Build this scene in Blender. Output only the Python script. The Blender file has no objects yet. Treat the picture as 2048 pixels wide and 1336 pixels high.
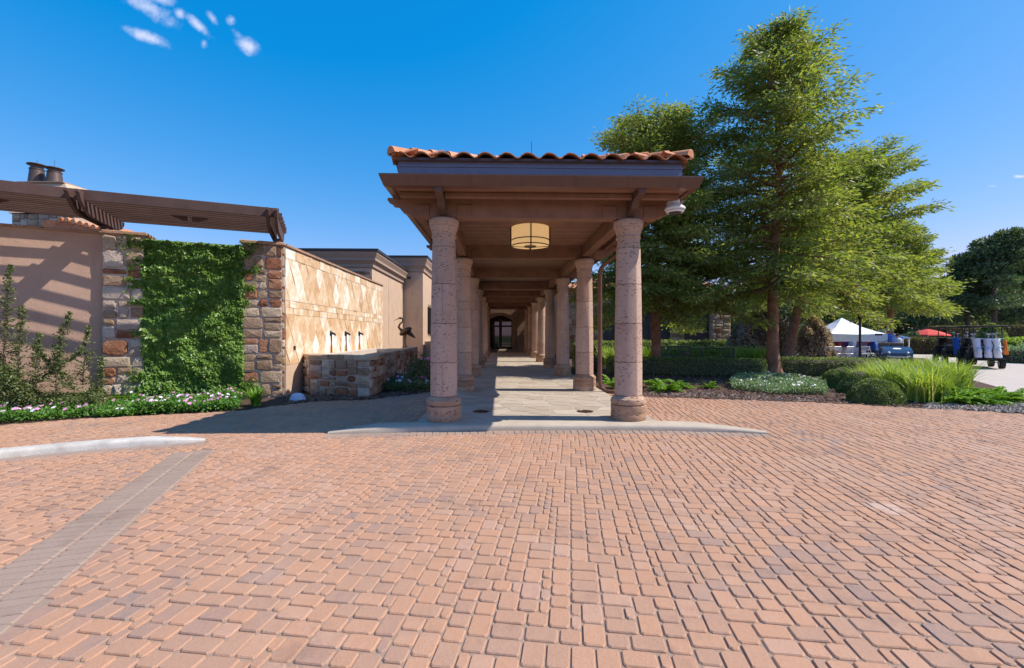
import bpy, bmesh, math, random
import numpy as np
from mathutils import Vector, Matrix, noise as mnoise
R = math.radians
random.seed(7); NR = np.random.RandomState(11)
scn = bpy.context.scene
COL = scn.collection
# ------------------------------------------------------------------ camera
YAW = R(1.6); F = 900.0; EYE = 1.5
cam_d = bpy.data.cameras.new('camera'); cam = bpy.data.objects.new('camera', cam_d); COL.objects.link(cam)
cam.location = (0, 0, EYE); cam.rotation_euler = (R(90), 0, -YAW)
cam_d.sensor_width = 36; cam_d.lens = F / 2048 * 36; cam_d.clip_start = .05; cam_d.clip_end = 3000
scn.camera = cam
scn.view_settings.view_transform = 'Standard'; scn.view_settings.look = 'None'
scn.view_settings.exposure = 0.95; scn.view_settings.gamma = 1
scn.view_settings.use_curve_mapping = False
# ------------------------------------------------------------------ sun and sky
SUNV = Vector((.86, -.07, 1.0)).normalized()          # towards the sun
el = math.asin(SUNV.z); az = math.atan2(SUNV.x, SUNV.y)
sl = bpy.data.lights.new('sun', 'SUN'); sl.energy = 3.2; sl.angle = R(.5); sl.color = (1, .93, .82)
so = bpy.data.objects.new('sun', sl); COL.objects.link(so); so.location = (30, -5, 40)
so.rotation_euler = SUNV.to_track_quat('Z', 'Y').to_euler()
wd = bpy.data.worlds.new('World'); scn.world = wd; wd.use_nodes = True
wn = wd.node_tree; wn.nodes.clear()
def N(nt, t, **k):
    n = nt.nodes.new(t)
    for a, b in k.items(): setattr(n, a, b)
    return n
def lk(nt, a, b): nt.links.new(a, b)
class NB:
    """small math-node builder"""
    def __init__(s, nt): s.nt = nt
    def put(s, sock, v):
        if hasattr(v, 'links') or hasattr(v, 'is_linked'): lk(s.nt, v, sock)
        else: sock.default_value = v
    def m(s, op, a, b=0.0, c=None, clamp=False):
        n = N(s.nt, 'ShaderNodeMath', operation=op, use_clamp=clamp)
        s.put(n.inputs[0], a); s.put(n.inputs[1], b)
        if c is not None: s.put(n.inputs[2], c)
        return n.outputs[0]
    def dot(s, a, v):
        n = N(s.nt, 'ShaderNodeVectorMath', operation='DOT_PRODUCT'); s.put(n.inputs[0], a); n.inputs[1].default_value = v
        return n.outputs['Value']
    def noise(s, vec, scale, detail=4, rough=.55, out='Fac'):
        n = N(s.nt, 'ShaderNodeTexNoise'); n.inputs['Scale'].default_value = scale
        n.inputs['Detail'].default_value = detail; n.inputs['Roughness'].default_value = rough
        if vec is not None: lk(s.nt, vec, n.inputs['Vector'])
        return n.outputs[out]
    def vor(s, vec, scale, feature='F1', rnd=1.0):
        n = N(s.nt, 'ShaderNodeTexVoronoi', feature=feature); n.inputs['Scale'].default_value = scale
        n.inputs['Randomness'].default_value = rnd
        if vec is not None: lk(s.nt, vec, n.inputs['Vector'])
        return n.outputs['Distance']
    def ramp(s, f, pts):
        n = N(s.nt, 'ShaderNodeValToRGB'); e = n.color_ramp.elements
        while len(e) < len(pts): e.new(.5)
        for i, (p, c) in enumerate(pts):
            e[i].position = p; e[i].color = (c[0], c[1], c[2], 1) if not isinstance(c, (int, float)) else (c, c, c, 1)
        lk(s.nt, f, n.inputs[0]); return n.outputs[0]
    def mix(s, f, a, b, mode='MIX'):
        n = N(s.nt, 'ShaderNodeMix', data_type='RGBA', blend_type=mode)
        s.put(n.inputs[0], f)
        for i, v in ((6, a), (7, b)):
            if isinstance(v, (tuple, list)): n.inputs[i].default_value = (v[0], v[1], v[2], 1)
            else: lk(s.nt, v, n.inputs[i])
        return n.outputs[2]
    def step(s, v, lo, hi):
        n = N(s.nt, 'ShaderNodeMapRange', interpolation_type='SMOOTHSTEP'); lk(s.nt, v, n.inputs[0])
        n.inputs[1].default_value = lo; n.inputs[2].default_value = hi
        return n.outputs[0]
b = NB(wn)
sky = N(wn, 'ShaderNodeTexSky', sky_type='NISHITA'); sky.sun_disc = False
sky.sun_elevation = el; sky.sun_rotation = az
sky.air_density = 1.0; sky.dust_density = .35; sky.ozone_density = 2.2; sky.altitude = 50
hs = N(wn, 'ShaderNodeHueSaturation'); hs.inputs['Saturation'].default_value = 1.16; hs.inputs['Hue'].default_value = .4975; hs.inputs['Value'].default_value = 1.0
sk1 = N(wn, 'ShaderNodeVectorMath', operation='SCALE'); lk(wn, sky.outputs[0], sk1.inputs[0]); sk1.inputs['Scale'].default_value = .26
skg = N(wn, 'ShaderNodeGamma'); lk(wn, sk1.outputs[0], skg.inputs[0]); skg.inputs[1].default_value = 1.0
sk2 = N(wn, 'ShaderNodeVectorMath', operation='SCALE'); lk(wn, skg.outputs[0], sk2.inputs[0]); sk2.inputs['Scale'].default_value = 1 / .26
skm = b.mix(1.0, sk2.outputs[0], (.70, .80, .94), 'MULTIPLY'); lk(wn, skm, hs.inputs['Color'])
spr = N(wn, 'ShaderNodeSeparateColor'); lk(wn, hs.outputs[0], spr.inputs[0]); K_ = .2857
cR = b.m('ADD', b.m('MULTIPLY', b.m('MAXIMUM', b.m('SUBTRACT', spr.outputs[0], .105 / K_), 0.0), 1.0), .012)
cG = b.m('MULTIPLY', b.m('POWER', b.m('MULTIPLY', spr.outputs[1], K_ / .337), .70), .275 / K_)
cB = b.m('MULTIPLY', b.m('POWER', b.m('MULTIPLY', spr.outputs[2], K_ / .871), .45), .76 / K_)
skc = N(wn, 'ShaderNodeCombineColor'); lk(wn, cR, skc.inputs[0]); lk(wn, cG, skc.inputs[1]); lk(wn, cB, skc.inputs[2])
tc = N(wn, 'ShaderNodeTexCoord'); dvec = tc.outputs['Generated']
fw = Vector((math.sin(YAW), math.cos(YAW), 0)); rt = Vector((math.cos(YAW), -math.sin(YAW), 0))
df = b.dot(dvec, fw); U = b.m('DIVIDE', b.dot(dvec, rt), b.m('MAXIMUM', df, .05)); V = b.m('DIVIDE', b.dot(dvec, (0, 0, 1)), b.m('MAXIMUM', df, .05))
cmb = N(wn, 'ShaderNodeCombineXYZ'); lk(wn, U, cmb.inputs[0]); lk(wn, V, cmb.inputs[1])
nz = b.noise(cmb.outputs[0], 26, 6, .62); nz2 = b.noise(cmb.outputs[0], 7, 3, .5)
acc = None
for (px, py, la, lb, rot, s) in [(300, 18, 70, 22, 28, .9), (298, 76, 52, 15, 22, 1.0), (360, 27, 14, 14, 50, .9), (398, 52, 38, 12, 42, 1.0),
                                 (424, 36, 17, 10, 55, 1.0), (462, 40, 12, 12, 30, .7), (496, 92, 27, 19, 30, 1.25), (408, 88, 11, 10, 80, .7), (480, 76, 26, 10, 55, .6), (325, 0, 28, 16, 10, .8),
                                 (2040, 353, 14, 5, 0, 1.2), (1985, 372, 14, 3, 0, .8)]:
    cx, cy = (px - 1024) / F, (668 - py) / F; c, s_ = math.cos(R(-rot)), math.sin(R(-rot))
    du = b.m('SUBTRACT', U, cx); dv = b.m('SUBTRACT', V, cy)
    p = b.m('ADD', b.m('MULTIPLY', du, c * F / la / 1.2), b.m('MULTIPLY', dv, s_ * F / la / 1.2))
    q = b.m('ADD', b.m('MULTIPLY', du, -s_ * F / lb), b.m('MULTIPLY', dv, c * F / lb))
    d2 = b.m('SQRT', b.m('ADD', b.m('MULTIPLY', p, p), b.m('MULTIPLY', q, q)))
    v = b.m('MULTIPLY', b.m('SUBTRACT', 1.15, d2, clamp=True), s)
    acc = v if acc is None else b.m('MAXIMUM', acc, v)
dens = b.m('ADD', acc, b.m('MULTIPLY', b.m('SUBTRACT', nz, .55), 1.6))
dens = b.m('MULTIPLY', b.step(dens, .05, 1.25), b.m('MULTIPLY', b.step(acc, .02, .3), b.m('GREATER_THAN', df, .2)))
clc = b.mix(b.m('MULTIPLY', dens, .66), skc.outputs[0], (3.6, 3.6, 4.2))
bg = N(wn, 'ShaderNodeBackground'); bg.inputs['Strength'].default_value = .15
lk(wn, clc, bg.inputs['Color']); wo = N(wn, 'ShaderNodeOutputWorld'); lk(wn, bg.outputs[0], wo.inputs['Surface'])

# ------------------------------------------------------------------ placement helpers
SA, CA = math.sin(YAW), math.cos(YAW)
def cw(Xc, Zc): return (Zc * SA + Xc * CA, Zc * CA - Xc * SA)
def w(px, Zc): return cw((px - 1024) * Zc / F, Zc)
def g(px, py, z=0.0): return w(px, F * (EYE - z) / (py - 668))
def zz(py, Zc): return EYE + (668 - py) * Zc / F
def inpoly(x, y, P):
    r = False; n = len(P); j = n - 1
    for i in range(n):
        if (P[i][1] > y) != (P[j][1] > y) and x < (P[j][0] - P[i][0]) * (y - P[i][1]) / (P[j][1] - P[i][1]) + P[i][0]: r = not r
        j = i
    return r
# ------------------------------------------------------------------ tagging
def tag(o, label=None, cat=None, group=None, kind=None):
    if label: o['label'] = label
    if cat: o['category'] = cat
    if group: o['group'] = group
    if kind: o['kind'] = kind
    return o
def empty(name, loc=(0, 0, 0), rz=0, label=None, cat=None, group=None):
    o = bpy.data.objects.new(name, None); COL.objects.link(o); o.location = loc; o.rotation_euler = (0, 0, rz); o.empty_display_size = .1
    return tag(o, label, cat, group)
def link(name, me, parent=None, loc=None, rot=None):
    o = bpy.data.objects.new(name, me); COL.objects.link(o)
    if parent: o.parent = parent
    if loc is not None: o.location = loc
    if rot is not None: o.rotation_euler = rot
    return o
def kids(o): return [c for c in COL.objects if c.parent == o]
def copy_tree(o, parent=None, tree=None):
    c = o.copy(); COL.objects.link(c)
    c.parent = parent
    for ch in list(o.children): copy_tree(ch, c)
    return c
# ------------------------------------------------------------------ mesh builders
class MB:
    def __init__(s): s.v = []; s.f = []; s.mi = []
    def add(s, vs, fs, mi=0):
        n = len(s.v); s.v += [tuple(p) for p in vs]; s.f += [[i + n for i in q] for q in fs]; s.mi += [mi] * len(fs)
    def box(s, x0, y0, z0, x1, y1, z1, mi=0, M=None):
        vs = [(x0, y0, z0), (x1, y0, z0), (x1, y1, z0), (x0, y1, z0), (x0, y0, z1), (x1, y0, z1), (x1, y1, z1), (x0, y1, z1)]
        if M: vs = [M @ Vector(p) for p in vs]
        s.add(vs, [(0, 3, 2, 1), (4, 5, 6, 7), (0, 1, 5, 4), (1, 2, 6, 5), (2, 3, 7, 6), (3, 0, 4, 7)], mi); return s
    def cbox(s, c, d, M=None, mi=0):
        return s.box(c[0] - d[0] / 2, c[1] - d[1] / 2, c[2] - d[2] / 2, c[0] + d[0] / 2, c[1] + d[1] / 2, c[2] + d[2] / 2, mi, M)
    def bbox(s, x0, y0, z0, x1, y1, z1, c=.01, M=None):
        """chamfered box"""
        T = bmesh.new(); bmesh.ops.create_cube(T, size=1)
        for v in T.verts: v.co = Vector(((x0 + x1) / 2 + v.co.x * (x1 - x0), (y0 + y1) / 2 + v.co.y * (y1 - y0), (z0 + z1) / 2 + v.co.z * (z1 - z0)))
        bmesh.ops.bevel(T, geom=list(T.edges), offset=c, segments=1, affect='EDGES')
        vs = [(M @ v.co) if M else v.co.copy() for v in T.verts]; T.verts.index_update()
        s.add(vs, [[v.index for v in f.verts] for f in T.faces]); T.free(); return s
    def prism(s, poly, z0, z1, M=None, mi=0):
        n = len(poly); vs = [(p[0], p[1], z0) for p in poly] + [(p[0], p[1], z1) for p in poly]
        if M: vs = [M @ Vector(p) for p in vs]
        s.add(vs, [list(range(n))[::-1], list(range(n, 2 * n))] + [(i, (i + 1) % n, n + (i + 1) % n, n + i) for i in range(n)], mi); return s
    def xprism(s, poly, a, b_, axis, M=None):
        """polygon in (horizontal, z) extruded along the other axis"""
        n = len(poly)
        if axis == 'y': vs = [(p[0], a, p[1]) for p in poly] + [(p[0], b_, p[1]) for p in poly]
        else: vs = [(a, p[0], p[1]) for p in poly] + [(b_, p[0], p[1]) for p in poly]
        if M: vs = [M @ Vector(p) for p in vs]
        s.add(vs, [list(range(n)), list(range(n, 2 * n))[::-1]] + [(i, n + i, n + (i + 1) % n, (i + 1) % n) for i in range(n)]); return s
    def lathe(s, prof, seg=16, c=(0, 0, 0), M=None, caps=True, sx=1, sy=1, mi=0):
        vs = []
        for r, z in prof:
            for i in range(seg):
                t = 2 * math.pi * i / seg; vs.append((c[0] + r * sx * math.cos(t), c[1] + r * sy * math.sin(t), c[2] + z))
        fs = [(k * seg + i, k * seg + (i + 1) % seg, (k + 1) * seg + (i + 1) % seg, (k + 1) * seg + i) for k in range(len(prof) - 1) for i in range(seg)]
        if caps: fs += [list(range(seg))[::-1], list(range((len(prof) - 1) * seg, len(prof) * seg))]
        if M: vs = [M @ Vector(p) for p in vs]
        s.add(vs, fs, mi); return s
    def tube(s, path, r, seg=6, mi=0):
        path = [Vector(p) for p in path]; n = len(path)
        if not hasattr(r, '__len__'): r = [r] * n
        vs = []; up = Vector((0, 0, 1))
        prev = None
        for i, p in enumerate(path):
            d = (path[min(i + 1, n - 1)] - path[max(i - 1, 0)]).normalized()
            if prev is None:
                a = d.cross(up if abs(d.z) < .9 else Vector((1, 0, 0))).normalized()
            else: a = (prev - d * prev.dot(d)).normalized()
            prev = a; c = d.cross(a)
            for k in range(seg):
                t = 2 * math.pi * k / seg; vs.append(p + (a * math.cos(t) + c * math.sin(t)) * r[i])
        fs = [(i * seg + k, i * seg + (k + 1) % seg, (i + 1) * seg + (k + 1) % seg, (i + 1) * seg + k) for i in range(n - 1) for k in range(seg)]
        fs += [list(range(seg))[::-1], list(range((n - 1) * seg, n * seg))]
        s.add(vs, fs, mi); return s
    def ball(s, c, r, seg=10, rings=6, sz=1, M=None, mi=0):
        prof = [(max(r * math.sin(math.pi * k / rings), .0005), -r * sz * math.cos(math.pi * k / rings)) for k in range(rings + 1)]
        return s.lathe(prof, seg, c, M, True, mi=mi)
    def build(s, name, mat, parent=None, smooth=False, loc=None, rot=None):
        me = bpy.data.meshes.new(name); me.from_pydata(s.v, [], s.f)
        mats = mat if isinstance(mat, (list, tuple)) else [mat]
        for m_ in mats: me.materials.append(m_)
        if len(mats) > 1: me.polygons.foreach_set('material_index', s.mi)
        bm = bmesh.new(); bm.from_mesh(me); bmesh.ops.recalc_face_normals(bm, faces=bm.faces); bm.to_mesh(me); bm.free()
        if smooth:
            me.polygons.foreach_set('use_smooth', [True] * len(me.polygons))
            try: me.set_sharp_from_angle(angle=R(38))
            except Exception: pass
        return link(name, me, parent, loc, rot)
def np_obj(name, V, k, mat, parent=None, mi=None, loc=None):
    """V: (n*k,3) loose polygons with k corners each"""
    V = np.asarray(V, dtype=np.float32); nv = len(V); nf = nv // k
    me = bpy.data.meshes.new(name); me.vertices.add(nv); me.loops.add(nv); me.polygons.add(nf)
    me.vertices.foreach_set('co', V.ravel()); me.loops.foreach_set('vertex_index', np.arange(nv, dtype=np.int32))
    me.polygons.foreach_set('loop_start', np.arange(0, nv, k, dtype=np.int32)); me.polygons.foreach_set('loop_total', np.full(nf, k, dtype=np.int32))
    mats = mat if isinstance(mat, (list, tuple)) else [mat]
    for m_ in mats: me.materials.append(m_)
    if mi is not None: me.polygons.foreach_set('material_index', np.asarray(mi, dtype=np.int32))
    me.update(calc_edges=True)
    return link(name, me, parent, loc)
def unit(a): return a / np.maximum(np.linalg.norm(a, axis=1, keepdims=True), 1e-6)
def rnd3(n): return unit(NR.normal(size=(n, 3)))
def leaves(P, D, L, W, fold=.15, nrm=None):
    """diamond leaves: base P, direction D, length L, width W -> quads"""
    n = len(P); D = unit(D); S = unit(np.cross(D, rnd3(n) if nrm is None else nrm + rnd3(n) * .55)); Nn = np.cross(S, D)
    L = np.broadcast_to(np.asarray(L, dtype=float).reshape(-1, 1), (n, 1)); W = np.broadcast_to(np.asarray(W, dtype=float).reshape(-1, 1), (n, 1))
    m_ = P + D * L * .45
    q = np.stack([P, m_ + S * W * .5 + Nn * W * fold, P + D * L, m_ - S * W * .5 + Nn * W * fold], axis=1)
    return q.reshape(-1, 3)
def U_(a, b_, n=None): return NR.uniform(a, b_, n)
# ------------------------------------------------------------------ materials
MATS = {}
def newmat(name):
    m = bpy.data.materials.new(name); m.use_nodes = True; nt = m.node_tree; nt.nodes.clear()
    o = N(nt, 'ShaderNodeOutputMaterial'); p = N(nt, 'ShaderNodeBsdfPrincipled'); lk(nt, p.outputs[0], o.inputs[0]); MATS[name] = m
    return m, nt, p, o, NB(nt)
def rndval(nt, b_):
    oi = N(nt, 'ShaderNodeObjectInfo'); ge = N(nt, 'ShaderNodeNewGeometry')
    return b_.m('FRACT', b_.m('ADD', oi.outputs['Random'], b_.m('MULTIPLY', ge.outputs['Random Per Island'], 7.13)))
def pmat(name, cols, scale=6, rough=.8, bump=.3, bscale=None, rnd=0.0, vary=.5, pits=0, detail=6, metal=0, spec=.4, coords='pos', big=0, bdist=.01, sheen=0):
    """cols: 2+ colours. vary: noise share, rnd: per piece share"""
    m, nt, p, o, b_ = newmat(name)
    if coords == 'pos':
        ge = N(nt, 'ShaderNodeNewGeometry'); vec = ge.outputs['Position']
    else:
        t = N(nt, 'ShaderNodeTexCoord'); vec = t.outputs['Object']
    n1 = b_.noise(vec, scale, detail, .6)
    f = b_.m('ADD', b_.m('MULTIPLY', b_.m('SUBTRACT', n1, .5), vary * 2.2), .5)
    if rnd: f = b_.m('ADD', f, b_.m('MULTIPLY', b_.m('SUBTRACT', rndval(nt, b_), .5), rnd * 1.0))
    if big: f = b_.m('ADD', f, b_.m('MULTIPLY', b_.m('SUBTRACT', b_.noise(vec, big, 3), .5), .9))
    k = len(cols); col = b_.ramp(f, [(.08 + .84 * i / (k - 1), c) for i, c in enumerate(cols)])
    fine = b_.noise(vec, (bscale or scale * 6), 5, .65)
    col = b_.mix(b_.m('MULTIPLY', fine, .45), col, (0.35, .33, .31), 'MULTIPLY') if False else col
    v2 = N(nt, 'ShaderNodeHueSaturation'); lk(nt, col, v2.inputs['Color'])
    lk(nt, b_.m('ADD', .82, b_.m('MULTIPLY', fine, .36)), v2.inputs['Value']); col = v2.outputs[0]
    h = fine
    if pits:
        mp = N(nt, 'ShaderNodeMapping'); mp.inputs['Scale'].default_value = (1, 1, 2.6); lk(nt, vec, mp.inputs[0])
        wv = b_.noise(mp.outputs[0], 9, 2); 
        pv = b_.vor(mp.outputs[0], pits); gate = b_.step(b_.noise(vec, 3.1, 2), .36, .5)
        pt = b_.m('MULTIPLY', b_.step(pv, .30, .16), gate)
        pv2 = b_.vor(mp.outputs[0], pits * 2.7); pt = b_.m('MAXIMUM', pt, b_.m('MULTIPLY', b_.step(pv2, .22, .1), .7))
        col = b_.mix(b_.m('MULTIPLY', pt, .72), col, (.09, .055, .045)); h = b_.m('SUBTRACT', h, b_.m('MULTIPLY', pt, 2.5))
    lk(nt, col, p.inputs['Base Color']); p.inputs['Roughness'].default_value = rough; p.inputs['Metallic'].default_value = metal
    p.inputs['Specular IOR Level'].default_value = spec
    if bump:
        bp = N(nt, 'ShaderNodeBump'); bp.inputs['Strength'].default_value = bump; bp.inputs['Distance'].default_value = bdist
        lk(nt, h, bp.inputs['Height']); lk(nt, bp.outputs[0], p.inputs['Normal'])
    return m
def leafmat(name, cols, trans=.35, rough=.5, big=.9, spec=.4):
    m, nt, p, o, b_ = newmat(name)
    ge = N(nt, 'ShaderNodeNewGeometry')
    f = b_.m('ADD', b_.m('MULTIPLY', ge.outputs['Random Per Island'], .55), b_.m('MULTIPLY', b_.noise(ge.outputs['Position'], big, 3), .75))
    f = b_.m('SUBTRACT', f, .15)
    k = len(cols); col = b_.ramp(f, [(.12 + .76 * i / (k - 1), c) for i, c in enumerate(cols)])
    lk(nt, col, p.inputs['Base Color']); p.inputs['Roughness'].default_value = rough; p.inputs['Specular IOR Level'].default_value = spec
    tr = N(nt, 'ShaderNodeBsdfTranslucent'); 
    c2 = b_.mix(1.0, col, (1.5, 1.6, .6), 'MULTIPLY'); lk(nt, c2, tr.inputs['Color'])
    mx = N(nt, 'ShaderNodeMixShader'); mx.inputs[0].default_value = trans; lk(nt, p.outputs[0], mx.inputs[1]); lk(nt, tr.outputs[0], mx.inputs[2])
    lk(nt, mx.outputs[0], o.inputs[0]); return m
def plain(name, c, rough=.5, metal=0, spec=.5, em=None, vary=.12, scale=12, bump=.1):
    m = pmat(name, [tuple(x * (1 - vary) for x in c), tuple(min(1, x * (1 + vary)) for x in c)], scale, rough, bump, metal=metal, spec=spec, bdist=.004)
    if em:
        p = [n for n in m.node_tree.nodes if n.type == 'BSDF_PRINCIPLED'][0]
        p.inputs['Emission Color'].default_value = (*em[0], 1); p.inputs['Emission Strength'].default_value = em[1]
    return m
WORN = (3.32, 3.76, 0)
# paving: clay and grey-mauve concrete pavers
def paver_mat(name, cols, rnd=1.0):
    m, nt, p, o, b_ = newmat(name)
    ge = N(nt, 'ShaderNodeNewGeometry'); vec = ge.outputs['Position']
    r = rndval(nt, b_)
    f = b_.m('ADD', b_.m('MULTIPLY', r, .56 * rnd), b_.m('MULTIPLY', b_.m('SUBTRACT', b_.noise(vec, .55, 2), .5), .9))
    f = b_.m('ADD', f, b_.m('ADD', .27 + (1 - rnd) * .25, b_.m('MULTIPLY', b_.m('SUBTRACT', b_.noise(vec, 16, 4), .5), .35)))
    k = len(cols); col = b_.ramp(f, [(i / (k - 1) * .94 + .03, c) for i, c in enumerate(cols)])
    fine = b_.noise(vec, 150, 4, .7); sp = b_.vor(vec, 240)
    hs_ = N(nt, 'ShaderNodeHueSaturation'); lk(nt, col, hs_.inputs['Color']); lk(nt, b_.m('ADD', .7, b_.m('MULTIPLY', fine, .6)), hs_.inputs['Value'])
    stain = b_.step(b_.noise(vec, 1.7, 6, .7), .52, .72)
    c1 = b_.mix(b_.m('MULTIPLY', stain, .42), hs_.outputs[0], (.15, .095, .08))
    dust = b_.step(b_.noise(vec, .9, 5, .65), .5, .75)
    c1 = b_.mix(b_.m('MULTIPLY', dust, .28), c1, (.5, .37, .29))
    d_ = N(nt, 'ShaderNodeVectorMath', operation='DISTANCE'); lk(nt, vec, d_.inputs[0]); d_.inputs[1].default_value = WORN
    c1 = b_.mix(b_.m('MULTIPLY', b_.step(b_.m('ADD', d_.outputs['Value'], b_.m('MULTIPLY', b_.noise(vec, 9, 3), .4)), .40, .26), .38), c1, (.66, .52, .44))
    c2 = b_.mix(b_.m('MULTIPLY', b_.step(sp, .22, .1), .5), c1, (.72, .60, .52))
    lk(nt, c2, p.inputs['Base Color']); p.inputs['Roughness'].default_value = .72; p.inputs['Specular IOR Level'].default_value = .32
    bp = N(nt, 'ShaderNodeBump'); bp.inputs['Strength'].default_value = .55; bp.inputs['Distance'].default_value = .004
    lk(nt, b_.m('ADD', fine, b_.m('MULTIPLY', b_.noise(vec, 38, 3), 1.2)), bp.inputs['Height']); lk(nt, bp.outputs[0], p.inputs['Normal'])
    return m
M_paver = paver_mat('clay_paver', [(.25, .18, .155), (.32, .205, .16), (.385, .225, .155), (.41, .235, .155), (.435, .24, .15), (.455, .245, .15), (.46, .27, .185), (.40, .24, .175)])
M_band = paver_mat('grey_paver', [(.26, .185, .145), (.325, .23, .18), (.37, .26, .205)], .5)
M_sand = pmat('joint_sand', [(.24, .16, .12), (.40, .29, .22)], 30, .95, .5)
M_conc = pmat('concrete', [(.38, .31, .24), (.53, .45, .36)], 4, .85, .35, 60, big=.8)
M_white_kerb = pmat('white_kerb', [(.32, .29, .26), (.52, .49, .45), (.66, .63, .58)], 5, .8, .35, 50)
M_flag = pmat('flagstone', [(.33, .26, .20), (.43, .36, .285), (.52, .44, .36)], 3, .7, .5, 30, rnd=.5, vary=.35)
M_grout = pmat('grout', [(.46, .40, .33), (.56, .50, .43)], 20, .9, .3)
M_cantera = pmat('pink_cantera', [(.38, .24, .18), (.48, .325, .25), (.54, .385, .31)], 2.2, .85, .6, 45, rnd=.35, vary=.45, pits=13)
M_cantera_d = pmat('tan_cantera', [(.29, .17, .10), (.40, .245, .16), (.50, .34, .24)], 5, .85, .6, 45, rnd=.4, vary=.6, pits=9)
M_brown = pmat('brown_timber', [(.11, .052, .032), (.21, .105, .066), (.30, .16, .105)], 3, .62, .5, 40, rnd=.3, vary=.4)
M_pergola = pmat('pergola_timber', [(.06, .033, .027), (.10, .055, .045), (.14, .082, .068)], 3, .7, .3, 40, rnd=.3, vary=.4)
M_gutter = pmat('copper_gutter', [(.13, .062, .042), (.19, .095, .068)], 2, .42, .1, rnd=.2, vary=.5, metal=.25)
M_flash = pmat('grey_flashing', [(.17, .145, .20), (.23, .195, .26)], 2, .4, .1, vary=.4, metal=.2)
M_tile = pmat('clay_roof_tile', [(.44, .15, .065), (.60, .24, .11), (.66, .35, .20)], 7, .75, .35, 60, rnd=.6, vary=.6)
def stucco(name, c):
    m, nt, p, o, b_ = newmat(name)
    ge = N(nt, 'ShaderNodeNewGeometry'); vec = ge.outputs['Position']
    mp = N(nt, 'ShaderNodeMapping'); mp.inputs['Scale'].default_value = (1, 1, .18); lk(nt, vec, mp.inputs[0])
    col = b_.ramp(b_.noise(vec, 1.6, 6, .65), [(.2, tuple(x * .86 for x in c)), (.8, tuple(x * 1.1 for x in c))])
    col = b_.mix(b_.m('MULTIPLY', b_.step(b_.noise(mp.outputs[0], 4, 4), .5, .8), .35), col, tuple(x * .55 for x in c))
    lk(nt, col, p.inputs['Base Color']); p.inputs['Roughness'].default_value = .9; p.inputs['Specular IOR Level'].default_value = .2
    h = b_.m('ADD', b_.noise(vec, 26, 5, .7), b_.m('MULTIPLY', b_.noise(vec, 5, 3), 1.5))
    bp = N(nt, 'ShaderNodeBump'); bp.inputs['Strength'].default_value = .45; bp.inputs['Distance'].default_value = .012
    lk(nt, h, bp.inputs['Height']); lk(nt, bp.outputs[0], p.inputs['Normal']); return m
M_stucco = stucco('pink_stucco', (.50, .325, .24))
M_stucco2 = stucco('tan_stucco', (.55, .39, .28))
M_cornice = plain('cornice', (.34, .245, .185), .7); M_dark_metal = plain('dark_metal', (.035, .03, .03), .45, metal=.4)
M_stones = [pmat('rubble_tan', [(.25, .165, .10), (.40, .29, .195), (.50, .39, .28)], 5, .85, .8, 22, rnd=.8, vary=.5, bdist=.03),
            pmat('rubble_rust', [(.17, .06, .03), (.30, .125, .065), (.36, .19, .11)], 6, .85, .8, 22, rnd=.7, vary=.6, bdist=.03),
            pmat('rubble_pale', [(.32, .235, .185), (.45, .35, .28), (.54, .445, .37)], 5, .85, .8, 22, rnd=.8, vary=.5, bdist=.03),
            pmat('rubble_brown', [(.16, .095, .06), (.26, .165, .10), (.34, .235, .16)], 6, .85, .8, 22, rnd=.7, vary=.6, bdist=.03)]
M_mortar = pmat('mortar', [(.44, .36, .31), (.56, .49, .43)], 8, .95, .6, 50)
M_mulch = pmat('mulch', [(.05, .028, .02), (.11, .06, .045), (.18, .105, .08)], 25, .95, 1.0, 70, bdist=.03)
M_chip = pmat('bark_chip', [(.07, .035, .022), (.14, .075, .05), (.24, .15, .11)], 3, .9, .3, rnd=1.2, vary=.2)
M_rock = pmat('river_rock', [(.16, .115, .09), (.29, .225, .185), (.45, .38, .33)], 3, .8, .3, rnd=1.1, vary=.2)
M_soil = pmat('lawn', [(.06, .08, .03), (.10, .12, .045)], 1.5, .95, .6)
M_road = pmat('road', [(.42, .36, .32), (.52, .45, .41)], 1.2, .9, .4, 30)
M_bark = pmat('cypress_bark', [(.16, .075, .045), (.27, .13, .08), (.36, .21, .14)], 5, .9, .9, 18, vary=.8, bdist=.03)
M_bark2 = pmat('grey_bark', [(.07, .05, .04), (.14, .10, .08)], 5, .9, .8, 18, bdist=.03)
L_cyp = leafmat('cypress_leaf', [(.11, .15, .04), (.18, .23, .06), (.26, .29, .085), (.35, .33, .13)], .5, big=.8)
L_ivy = leafmat('ivy_leaf', [(.09, .17, .03), (.18, .31, .06), (.33, .46, .13)], .4, .35, big=1.6, spec=.5)
L_shrub = leafmat('shrub_leaf', [(.07, .10, .03), (.13, .17, .055), (.24, .26, .11)], .25, big=1.2)
L_box = leafmat('boxwood_leaf', [(.10, .15, .04), (.18, .24, .07), (.30, .34, .12)], .25, big=2.5)
L_grass = leafmat('grass_blade', [(.10, .19, .025), (.20, .32, .045), (.33, .42, .08), (.48, .46, .20)], .4, big=.6)
L_fern = leafmat('fern_frond', [(.09, .20, .02), (.17, .32, .03), (.30, .42, .07)], .35, big=2)
L_cover = leafmat('flower_foliage', [(.05, .14, .02), (.10, .24, .03), (.17, .32, .05)], .3, big=3)
L_silver = leafmat('silver_foliage', [(.10, .17, .07), (.18, .27, .12), (.30, .38, .22)], .25, big=3)
L_red = leafmat('purple_shrub_leaf', [(.17, .10, .08), (.36, .27, .21), (.62, .52, .43)], .2, big=1.5)
L_pine = leafmat('pine_needle', [(.05, .08, .04), (.09, .14, .065), (.16, .21, .10)], .2, big=.5)
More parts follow.
